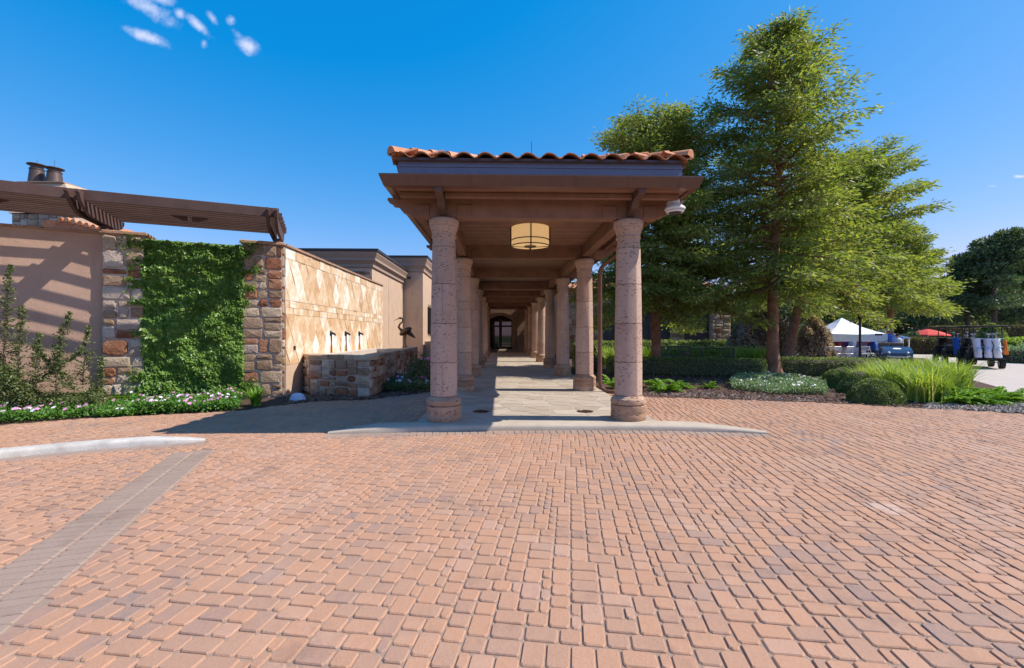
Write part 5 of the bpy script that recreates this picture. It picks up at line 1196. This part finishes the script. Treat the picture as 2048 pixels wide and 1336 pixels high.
for (px, py, pbx, pby, wd, Z_) in [(20, 528, 5, 740, .30, 8.1), (46, 610, 35, 760, .22, 8.15), (141, 622, 100, 750, .22, 8.4), (176, 650, 165, 770, .24, 8.55), (205, 712, 190, 790, .2, 8.5), (80, 665, 70, 780, .22, 8.2), (-30, 560, -20, 740, .3, 8.0), (118, 690, 110, 790, .2, 8.2), (65, 690, 150, 780, .18, 8.4), (170, 700, 60, 770, .18, 8.3)]:
    a = Vector((*w(pbx, Z_), max(.1, zz(pby, Z_)))); b2 = Vector((*w(px, Z_ + .1), zz(py, Z_ + .1))); spire(P_, D_, mb, a - t.location, b2 - t.location, wd, rs)
mb.build('stems', M_bark2, t); P_ = np.array(P_); n = len(P_)
np_obj('spires', leaves(P_, np.array(D_), U_(.03, .06, n), U_(.018, .03, n)), 4, L_shrub, t)
n = 24000; q = NR.uniform(0, 1, n); pxs = NR.uniform(-120, 205, n); hh = np.array([.55 + .42 * math.sin(a * .021 + 2.0) + .35 * mnoise.noise(Vector((a * .03, 0, 2))) for a in pxs]); hh = np.clip(hh * (1 - np.clip(pxs, 0, 250) / 520), .25, 1.25)
Zs = 8.25 + pxs / 500 + NR.normal(size=n) * .16; zs_ = (q ** .6) * hh + .08
P_ = np.array([(*w(a, c), z) for a, c, z in zip(pxs, Zs, zs_)]) - np.array(t.location)
P_ += NR.normal(size=(n, 3)) * .03
np_obj('foliage', leaves(P_, rnd3(n) + np.array([[.2, -.3, .4]]), U_(.03, .07, n), U_(.015, .03, n)), 4, L_shrub, t)
# ================================================================== HERON STATUE
x, y = w(811, 17.6); hr = empty('heron_statue', (x, y, BZ), R(172), 'bronze heron statue standing on the far end of the basin wall', 'statue')
mb = MB(); bmM = Matrix.Translation((0, 0, .62)) @ Matrix.Rotation(R(35), 4, 'Y'); mb.ball((0, 0, 0), .15, 12, 8, 1, M=bmM @ Matrix.Diagonal((1.7, .75, .8, 1)))
mb.tube([(.14, 0, .66), (.24, 0, .78), (.20, 0, .90), (.10, 0, 1.0), (.10, 0, 1.10), (.17, 0, 1.15)], [.06, .042, .032, .028, .028, .036], 8); mb.build('body', M_bronze, hr, True)
mb = MB(); mb.ball((.19, 0, 1.14), .045, 8, 6); mb.tube([(.21, 0, 1.14), (.42, 0, 1.02)], [.02, .003], 6); mb.build('head', M_bronze, hr, True)
mb = MB(); mb.tube([(-.12, 0, .56), (-.34, 0, .36)], [.10, .02], 6); mb.build('tail', M_bronze, hr, True)
for s in (-1, 1): mb = MB(); mb.tube([(0, s * .05, .52), (.03, s * .06, .27), (-.01, s * .06, .01)], [.022, .014, .012], 6); mb.tube([(-.05, s * .06, .01), (.1, s * .08, .01)], .012, 5); mb.build('leg', M_bronze, hr, True)
hr.scale = (1.15, 1.15, 1.0)
# dark urn between left columns
x, y = w(948, 20.2); t = empty('urn', (x, y, 0), label='dark planter urn standing beyond the left columns', cat='planter'); mb = MB(); mb.lathe([(.16, 0), (.2, .05), (.12, .15), (.26, .45), (.30, .75), (.26, .8), (.31, .86)], 16); mb.build('pot', M_dark_metal, t, True); blade_obj('blades', 60, .6, .35, .03, .3, 5, L_box, t).location = (0, 0, .8)
# ================================================================== BENCHES
def bench(px, Zc, rz, label, wd):
    x, y = w(px, Zc); t = empty('park_bench', (x, y, 0), rz, label, 'bench', 'green slatted park benches')
    for sx in (-1, 1):
        mb = MB(); mb.bbox(sx * wd / 2 - .03, -.03, 0, sx * wd / 2 + .03, .03, .92, .006); mb.build('leg', M_green_paint, t)
        mb = MB(); mb.bbox(sx * wd / 2 - .03, .50, 0, sx * wd / 2 + .03, .56, .64, .006); mb.build('leg', M_green_paint, t)
        mb = MB(); mb.bbox(sx * wd / 2 - .035, .0, .64, sx * wd / 2 + .035, .60, .68, .008); mb.build('armrest', M_green_paint, t)
    for z in (.50, .88): mb = MB(); mb.bbox(-wd / 2 + .03, -.022, z, wd / 2 - .03, .022, z + .06, .006); mb.build('back_rail', M_green_paint, t)
    n = int(wd / .1)
    for i in range(n):
        xx = -wd / 2 + .08 + (wd - .16) * i / (n - 1)
        if abs(xx) < .24: continue
        mb = MB(); mb.box(xx - .018, -.012, .56, xx + .018, .012, .88); mb.build('back_slat', M_green_paint, t)
    for a, c in (((-.22, .57), (.22, .87)), ((-.22, .87), (.22, .57)), ((-.22, .72), (.22, .72)), ((0, .56), (0, .88)), ((-.22, .56), (-.22, .88)), ((.22, .56), (.22, .88))):
        mb = MB(); mb.tube([(a[0], 0, a[1]), (c[0], 0.004, c[1])], .014, 4); mb.build('lattice_bar', M_green_paint, t)
    for i in range(5): mb = MB(); mb.box(-wd / 2 + .03, .05 + i * .095, .42, wd / 2 - .03, .13 + i * .095, .445); mb.build('seat_slat', M_green_paint, t)
    mb = MB(); mb.bbox(-wd / 2 + .03, .47, .35, wd / 2 - .03, .51, .42, .005); mb.build('apron', M_green_paint, t)
bench(1349, 21.0, R(6), 'dark green slatted bench partly behind the first cypress trunk', 1.5)
bench(1425, 18.9, R(-6), 'dark green slatted bench in the open right of the first cypress trunk', 1.75)
# ================================================================== CANOPIES, CARTS, PEOPLE
def canopy(px, Zc, wd, zl, ze, za, mat, label, rz=0, cat='canopy', valance=.28, name='canopy_tent'):
    x, y = w(px, Zc); t = empty(name, (x, y, 0), rz, label, cat); h = wd / 2
    for sx in (-1, 1):
        for sy in (-1, 1): mb = MB(); mb.box(sx * (h - .04) - .03, sy * (h - .04) - .03, 0, sx * (h - .04) + .03, sy * (h - .04) + .03, ze); mb.build('leg', M_wplastic, t)
    mb = MB(); n = 8; vs = []
    for k in range(5):
        s = k / 4; r = h * (1 - s) + .02; z = ze + (za - ze) * (s + .12 * math.sin(s * math.pi) * -1)
        for (a, c) in ((-1, -1), (0, -1), (1, -1), (1, 0), (1, 1), (0, 1), (-1, 1), (-1, 0)): vs.append((a * r, c * r, z - (.05 * (1 - s) if 0 in (a, c) else 0)))
    mb.add(vs, [(k * 8 + i, k * 8 + (i + 1) % 8, k * 8 + 8 + (i + 1) % 8, k * 8 + 8 + i) for k in range(4) for i in range(8)]); mb.build('roof', mat, t)
    mb = MB(); vs = []
    for z in (ze + .02, ze - valance):
        for (a, c) in ((-1, -1), (0, -1), (1, -1), (1, 0), (1, 1), (0, 1), (-1, 1), (-1, 0)): vs.append((a * (h + .02), c * (h + .02), z - (.05 if 0 in (a, c) and z > ze else 0)))
    mb.add(vs, [(i, (i + 1) % 8, 8 + (i + 1) % 8, 8 + i) for i in range(8)]); mb.build('valance', mat, t)
    return t
t = canopy(1683, 26.3, 2.95, 0, zz(668, 26), zz(636, 26.3), M_fabric_w, 'large white pop-up canopy', R(-8), valance=.42)
mb = MB(); mb.box(.85, -1.51, 1.42, 1.22, -1.50, 1.52); mb.build('print', M_black, t)
canopy(1672, 30.5, 3.0, 0, zz(681, 30.5), zz(668, 30.5), M_fabric_r, 'red canopy visible under the white one', R(4), valance=.35)
canopy(1765, 31, 2.1, 0, zz(675, 31), zz(657, 31), M_tent_b, 'pale blue canopy behind the blue golf cart', R(20), valance=.06)
canopy(1648, 29, 1.6, 0, zz(672, 29), zz(660, 29), M_tent_b, 'small pale blue canopy at the left edge of the white canopy', R(0), valance=.06)
for px, Zc, r, za, lb in ((1856, 40, 1.5, zz(658, 40), 'red market umbrella left of its twin beyond the yellow hedge'), (1882, 42, 1.35, zz(661, 42), 'red market umbrella nearest the golf carts'), (1855, 44, .9, zz(654, 44), 'smallest red umbrella rising highest behind the other two')):
    x, y = w(px, Zc); t = empty('market_umbrella', (x, y, 0), label=lb, cat='umbrella'); mb = MB(); mb.lathe([(r, za - .6), (r * .96, za - .5), (r * .5, za - .2), (.02, za)], 8, caps=False); mb.build('cloth', M_fabric_r, t); mb = MB(); mb.tube([(0, 0, 0), (0, 0, za)], .025, 6); mb.build('pole', M_wplastic, t)
x, y = w(1720, 22.5); t = empty('lamp_post', (x, y, 0), label='slim dark post in front of the white canopy', cat='post'); mb = MB(); mb.tube([(0, 0, 0), (0, 0, .3), (0, 0, 2.2)], [.09, .06, .05], 8); mb.build('pole', M_dark_metal, t, True)
mb = MB(); mb.lathe([(.05, 2.2), (.09, 2.25), (.1, 2.4), (.02, 2.5)], 8); mb.build('head', M_dark_metal, t)
for px, Zc, wd, lb in ((1655, 25.4, 1.7, 'left of two long tables under white cloth below the white canopy'), (1702, 25.2, 1.1, 'right of two long tables under white cloth below the white canopy')):
    x, y = w(px, Zc); t = empty('folding_table', (x, y, 0), label=lb, cat='table'); mb = MB(); mb.bbox(-wd / 2, -.35, .70, wd / 2, .35, .74, .01); mb.build('tabletop', M_wplastic, t)
    mb = MB(); n = 30; vs = []
    for z, f_ in ((.745, 0), (.55, .5), (.03, 1)):
        for i in range(n + 1): a = i / n; vs.append((-wd / 2 - .01 + (wd + .02) * a, -.362 - f_ * .03 * math.sin(a * 60), z))
    mb.add(vs, [(k * (n + 1) + i, k * (n + 1) + i + 1, (k + 1) * (n + 1) + i + 1, (k + 1) * (n + 1) + i) for k in range(2) for i in range(n)]); mb.box(-wd / 2 - .012, -.36, .742, wd / 2 + .012, .36, .75)
    mb.box(-wd / 2 - .014, -.36, .05, -wd / 2 - .01, .36, .745); mb.box(wd / 2 + .01, -.36, .05, wd / 2 + .014, .36, .745)
    tag(mb.build('tablecloth', M_cloth), 'white cloth over the ' + lb.split(' ')[0] + ' long table', 'tablecloth').location = (x, y, 0)
def chair0():
    t = empty('folding_chair', (0, 0, 0))
    for s in (-1, 1):
        mb = MB(); mb.tube([(s * .2, -.2, 0), (s * .2, .08, .45), (s * .2, .22, .84)], .014, 5); mb.build('leg', M_wplastic, t)
        mb = MB(); mb.tube([(s * .18, .24, 0), (s * .18, -.18, .45)], .014, 5); mb.build('leg', M_wplastic, t)
    mb = MB(); mb.bbox(-.2, -.2, .43, .2, .16, .46, .01); mb.build('seat', M_wplastic, t); mb = MB(); mb.bbox(-.2, .16, .62, .2, .2, .84, .01); mb.build('backrest', M_wplastic, t); return t
ch0 = chair0(); 
for i, (px, Zc, rz, lb) in enumerate([(1637, 24.3, 3.3, 'leftmost white folding chair at the clothed tables'), (1652, 24.2, 3.0, 'second white folding chair from the left at the clothed tables'), (1670, 24.2, 3.14, 'third white folding chair from the left at the clothed tables'), (1695, 24.1, 3.14, 'white folding chair just left of the dark post'), (1727, 23.8, 2.5, 'white folding chair just right of the dark post'), (1736, 24.6, 1.9, 'white folding chair nearest the blue golf cart')]):
    t = ch0 if i == 0 else copy_tree(ch0); x, y = w(px, Zc); t.location = (x, y, 0); t.rotation_euler.z = rz; tag(t, lb, 'chair', 'white folding chairs')
def person(px, Zc, rz, shirt, label, sit=True, lean=.15, hat=None, hair=True, z0=0):
    x, y = w(px, Zc); t = empty('person', (x, y, z0), rz, label, 'person')
    hz = .48 if sit else .92
    def skin(nm, V, E, Rr, mat, lv=1):
        me = bpy.data.meshes.new(nm); me.from_pydata(V, E, []); o = link(nm, me, t); me.materials.append(mat); md = o.modifiers.new('s', 'SKIN'); 
        for v, r in zip(me.skin_vertices[0].data if me.skin_vertices else [], Rr): v.radius = (r, r * (.72 if r > .12 else 1))
        if not me.skin_vertices: pass
        md2 = o.modifiers.new('d', 'SUBSURF'); md2.levels = 1; md2.render_levels = 1; md2.subdivision_type = 'CATMULL_CLARK'; return o
    # one continuous body lofted along limbs
    mb = MB(); ly_ = -lean * .5
    sh = (0, ly_ - .02, hz + .52); nk = (0, ly_ - .04, hz + .60); hd = (0, ly_ - .07, hz + .74)
    if sit: legs = [[(s * .09, 0, hz), (s * .12, -.42, hz + .02), (s * .12, -.44, .06), (s * .12, -.56, .03)] for s in (-1, 1)]
    else: legs = [[(s * .09, 0, hz), (s * .1, -.02, .5), (s * .1, .02, .07), (s * .1, -.13, .03)] for s in (-1, 1)]
    arms = [[(s * .19, sh[1], sh[2] - .03), (s * .26, sh[1] - .04, sh[2] - .3), (s * .2, sh[1] - .28, sh[2] - .36), (s * .17, sh[1] - .36, sh[2] - .34)] for s in (-1, 1)]
    b2 = MB(); b2.tube([nk, (0, nk[1] - .01, nk[2] + .08)], .055, 8); b2.ball(hd, .1, 12, 9, 1.2); b2.tube([(0, hd[1] - .1, hd[2]), (0, hd[1] - .125, hd[2] - .025)], [.018, .014], 5)
    for s in (-1, 1): b2.ball((s * .1, hd[1], hd[2]), .022, 6, 4); b2.ball((s * .035, hd[1] - .092, hd[2] + .02), .011, 5, 4); b2.tube(arms[0 if s < 0 else 1][1:], [.042, .034, .03], 7)
    for s in (-1, 1):
        for k in range(4): b2.tube([(s * .17 + (k - 1.5) * .018, sh[1] - .36, sh[2] - .34), (s * .17 + (k - 1.5) * .02, sh[1] - .43, sh[2] - .35 - .01 * k)], .009, 4)
        b2.tube([(s * .14, sh[1] - .34, sh[2] - .34), (s * .12, sh[1] - .39, sh[2] - .33)], .01, 4)
    b2.build('body', M_skin, t, True)
    b3 = MB()
    for l in legs: b3.tube(l[:3], [.095, .07, .045], 8)
    b3.lathe([(.15, 0), (.165, .08), (.15, .14)], 12, (0, 0, hz - .05), sy=.75); b3.build('trousers', M_denim, t, True)
    b4 = MB()
    for l in legs: b4.tube(l[2:], [.05, .045], 6)
    b4.build('shoes', M_black, t, True)
    b5 = MB(); Ms = Matrix.Translation((0, 0, hz + .05)) @ Matrix(((1, 0, 0, 0), (0, 1, -lean * .9, 0), (0, 0, 1, 0), (0, 0, 0, 1)))
    b5.lathe([(.16, 0), (.17, .12), (.19, .3), (.205, .42), (.17, .5), (.07, .55)], 14, M=Ms, sy=.68)
    for a in arms: b5.tube(a[:2], [.075, .058], 8)
    b5.build('shirt', shirt, t, True)
    if hair: b6 = MB(); b6.ball((0, hd[1] + .02, hd[2] + .03), .105, 10, 7, 1.05); b6.build('hair', M_hair, t, True)
    if hat: b7 = MB(); b7.lathe([(.19, hd[2] + .05), (.11, hd[2] + .07), (.105, hd[2] + .16), (.05, hd[2] + .19)], 14, (0, hd[1], 0)); b7.build('hat', hat, t, True)
    return t
S1 = plain('blue_shirt', (.03, .12, .48), .8); S2 = plain('lilac_shirt', (.42, .38, .70), .8); S3 = plain('pink_shirt', (.62, .16, .17), .8); S4 = plain('purple_shirt', (.12, .04, .14), .8); S5 = plain('pale_shirt', (.60, .62, .70), .8)
person(1748, 25.6, R(170), S1, 'person in a bright blue shirt seated with their back to the view', hair=True)
person(1783, 27.8, R(200), S1, 'person in a blue shirt and white sun hat behind the blue golf cart', sit=False, lean=.3, hat=M_fabric_w)
person(1796, 28.4, R(150), S5, 'person with brown hair and a pale shirt beside the sun hat wearer', sit=False, z0=-.25)
person(1726, 25.9, R(180), S2, 'person in a lilac shirt seated just right of the dark post')
person(1676, 27.2, R(185), S3, 'person in a pink shirt seated behind the clothed tables')
person(1664, 28.2, R(175), S4, 'person in a dark purple shirt behind the pink shirted one')
person(1640, 27.0, R(160), S5, 'person in a pale shirt at the left leg of the white canopy')
person(1690, 28.3, R(10), S4, 'person in dark clothes under the middle of the white canopy'); person(1708, 28.0, R(190), S5, 'person in a pale shirt left of the dark post')
M_seat = plain('seat_vinyl', (.14, .12, .11), .6); M_cart = plain('cart_black', (.012, .012, .014), .6, spec=.2)
def golf_cart(px, Zc, rz, bodym, roofm, label, roof=True, group='golf carts'):
    x, y = w(px, Zc); t = empty('golf_cart', (x, y, 0), rz, label, 'golf cart', group)
    mb = MB(); mb.xprism([(-1.15, .28), (-1.18, .55), (-1.0, .72), (-.72, .80), (-.5, .86), (-.42, .40), (.25, .36), (.3, .62), (1.05, .66), (1.12, .34)], -.56, .56, 'x'); mb.build('body', bodym, t)
    mb = MB(); mb.bbox(-.52, .26, .64, .52, .72, .80, .03); mb.bbox(-.52, .66, .80, .52, .78, 1.05, .03); mb.build('seat', M_seat, t)
    for sx in (-1, 1):
        for yy in (-.78, .72):
            wh = MB(); MM = Matrix.Translation((sx * .52, yy, .23)) @ Matrix.Rotation(R(90), 4, 'Y'); wh.lathe([(.14, -.09), (.23, -.08), (.23, .08), (.14, .09)], 16, M=MM); wo_ = wh.build('wheel', M_rubber, t); h2 = MB(); h2.lathe([(.13, -.095), (.13, .095)], 10, M=MM); h2.build('rim', M_wplastic, wo_)
        mb = MB(); mb.ball((sx * .36, -1.14, .56), .07, 8, 6); mb.build('headlight', M_wplastic, t, True)
        if roof:
            mb = MB(); mb.tube([(sx * .48, -.52, .82), (sx * .5, -.40, 1.8)], .02, 6); mb.build('roof_post', M_black, t); mb = MB(); mb.tube([(sx * .5, .95, .66), (sx * .5, .8, 1.8)], .02, 6); mb.build('roof_post', M_black, t)
    if roof:
        mb = MB(); mb.bbox(-.62, -.75, 1.80, .62, 1.1, 1.87, .03); mb.build('roof', roofm, t)
        mb = MB(); mb.box(-.5, -.50, .9, .5, -.49, 1.3); mb.build('windscreen', M_glass, t)
    mb = MB(); mb.tube([(-.25, -.45, .8), (-.25, -.2, 1.0)], .018, 5); n = 14; mb.tube([(-.25 + .17 * math.cos(6.283 * i / n), -.18, 1.0 + .17 * math.sin(6.283 * i / n)) for i in range(n + 1)], .014, 5); mb.build('steering_wheel', M_black, t)
    mb = MB(); mb.tube([(-.45, -1.2, .42), (-.3, -1.27, .36), (.3, -1.27, .36), (.45, -1.2, .42)], .03, 6); mb.build('bumper', M_wplastic, t, True)
    return t
t = golf_cart(1787, 23.2, R(-33), M_blue, M_black, 'dark blue golf cart without a roof, white oval badge on its nose', roof=False)
mb = MB(); mb.lathe([(.17, 0), (.17, .01)], 20, M=Matrix.Translation((0, -.86, .765)) @ Matrix.Rotation(R(16), 4, 'X') @ Matrix.Diagonal((1, .62, 1, 1))); mb.build('badge', M_fabric_w, t)
gcA = golf_cart(1908, 23.0, R(148), M_cart, M_cart, 'black golf cart partly hidden by tall grass, left of the nearer black cart')
gcB = golf_cart(1960, 20.4, R(144), M_cart, M_cart, 'black roofed golf cart with white golf bags strapped on its back')
for gc in (gcA, gcB):
    mb = MB(); mb.bbox(-.5, .95, .38, .5, 1.32, .46, .02); mb.build('bag_shelf', M_cart, gc)
    for z in (.95, 1.3): mb = MB(); mb.tube([(-.5, 1.0, z), (.5, 1.0, z)], .018, 6); mb.build('bag_rail', M_wplastic, gc)
def golf_bag(gc, lx_, mat, label, seed):
    p_ = Vector(gc.location) + Matrix.Rotation(gc.rotation_euler.z, 3, 'Z') @ Vector((lx_, 1.22, .46)); x, y, z = p_; rs = random.Random(seed); t = empty('golf_bag', (x, y, z), gc.rotation_euler.z + math.pi + R(rs.uniform(-14, 14)), label, 'golf bag', 'golf bags on the carts')
    T = Matrix.Rotation(R(-14), 4, 'X'); mb = MB(); mb.lathe([(.11, 0), (.13, .03), (.12, .3), (.13, .55), (.145, .8), (.15, .84), (.12, .85)], 12, M=T); mb.build('body', mat, t, True)
    mb = MB(); mb.ball((0, -.12, .28), .1, 8, 6, 1.6, M=T); mb.build('pocket', mat, t, True); mb = MB(); mb.tube([T @ Vector(v) for v in [(0.1, -.1, .75), (.17, -.18, .5), (.1, -.12, .25)]], .018, 4); mb.build('strap', M_black, t)
    for k in range(6):
        a = rs.uniform(0, 6.28); p0 = T @ Vector((.07 * math.cos(a), .07 * math.sin(a), .8)); p1 = T @ Vector((.11 * math.cos(a), .11 * math.sin(a), 1.02 + rs.uniform(0, .16))); mb = MB(); mb.tube([p0, p1], .007, 4); mb.cbox(p1, (.1, .04, .04)); mb.build('club', M_wplastic if k % 2 else M_black, t)
for i, (gc, lx_, mt, lb) in enumerate([(gcB, .30, M_cloth, 'leftmost of three pale golf bags on the nearer black cart'), (gcB, .0, M_cloth, 'middle one of three pale golf bags on the nearer black cart'), (gcB, -.30, M_fabric_w, 'white golf bag next to the orange towel'), (gcA, .2, S1, 'blue golf bag on the farther black cart'), (gcA, -.16, plain('tan_bag', (.35, .12, .07), .7), 'reddish golf bag on the farther black cart')]): golf_bag(gc, lx_, mt, lb, i)
p_ = Vector(gcB.location) + Matrix.Rotation(gcB.rotation_euler.z, 3, 'Z') @ Vector((-.56, 1.1, .62)); t = empty('towel', p_, label='orange towel hanging beside the rightmost golf bag', cat='towel'); mb = MB(); n = 8
mb.add([(-.11 + .22 * i / n * (.5 + .5 * j / 4), .03 * math.sin(i * 1.7), .62 - .62 * j / 4) for j in range(5) for i in range(n + 1)], [(j * (n + 1) + i, j * (n + 1) + i + 1, (j + 1) * (n + 1) + i + 1, (j + 1) * (n + 1) + i) for j in range(4) for i in range(n)]); o = mb.build('cloth', plain('orange_cloth', (.75, .22, .03), .8), t, True)
o.modifiers.new('t', 'SOLIDIFY').thickness = .012
print('objects', len(bpy.data.objects), 'tris', sum(len(m_.polygons) * 2 for m_ in bpy.data.meshes))
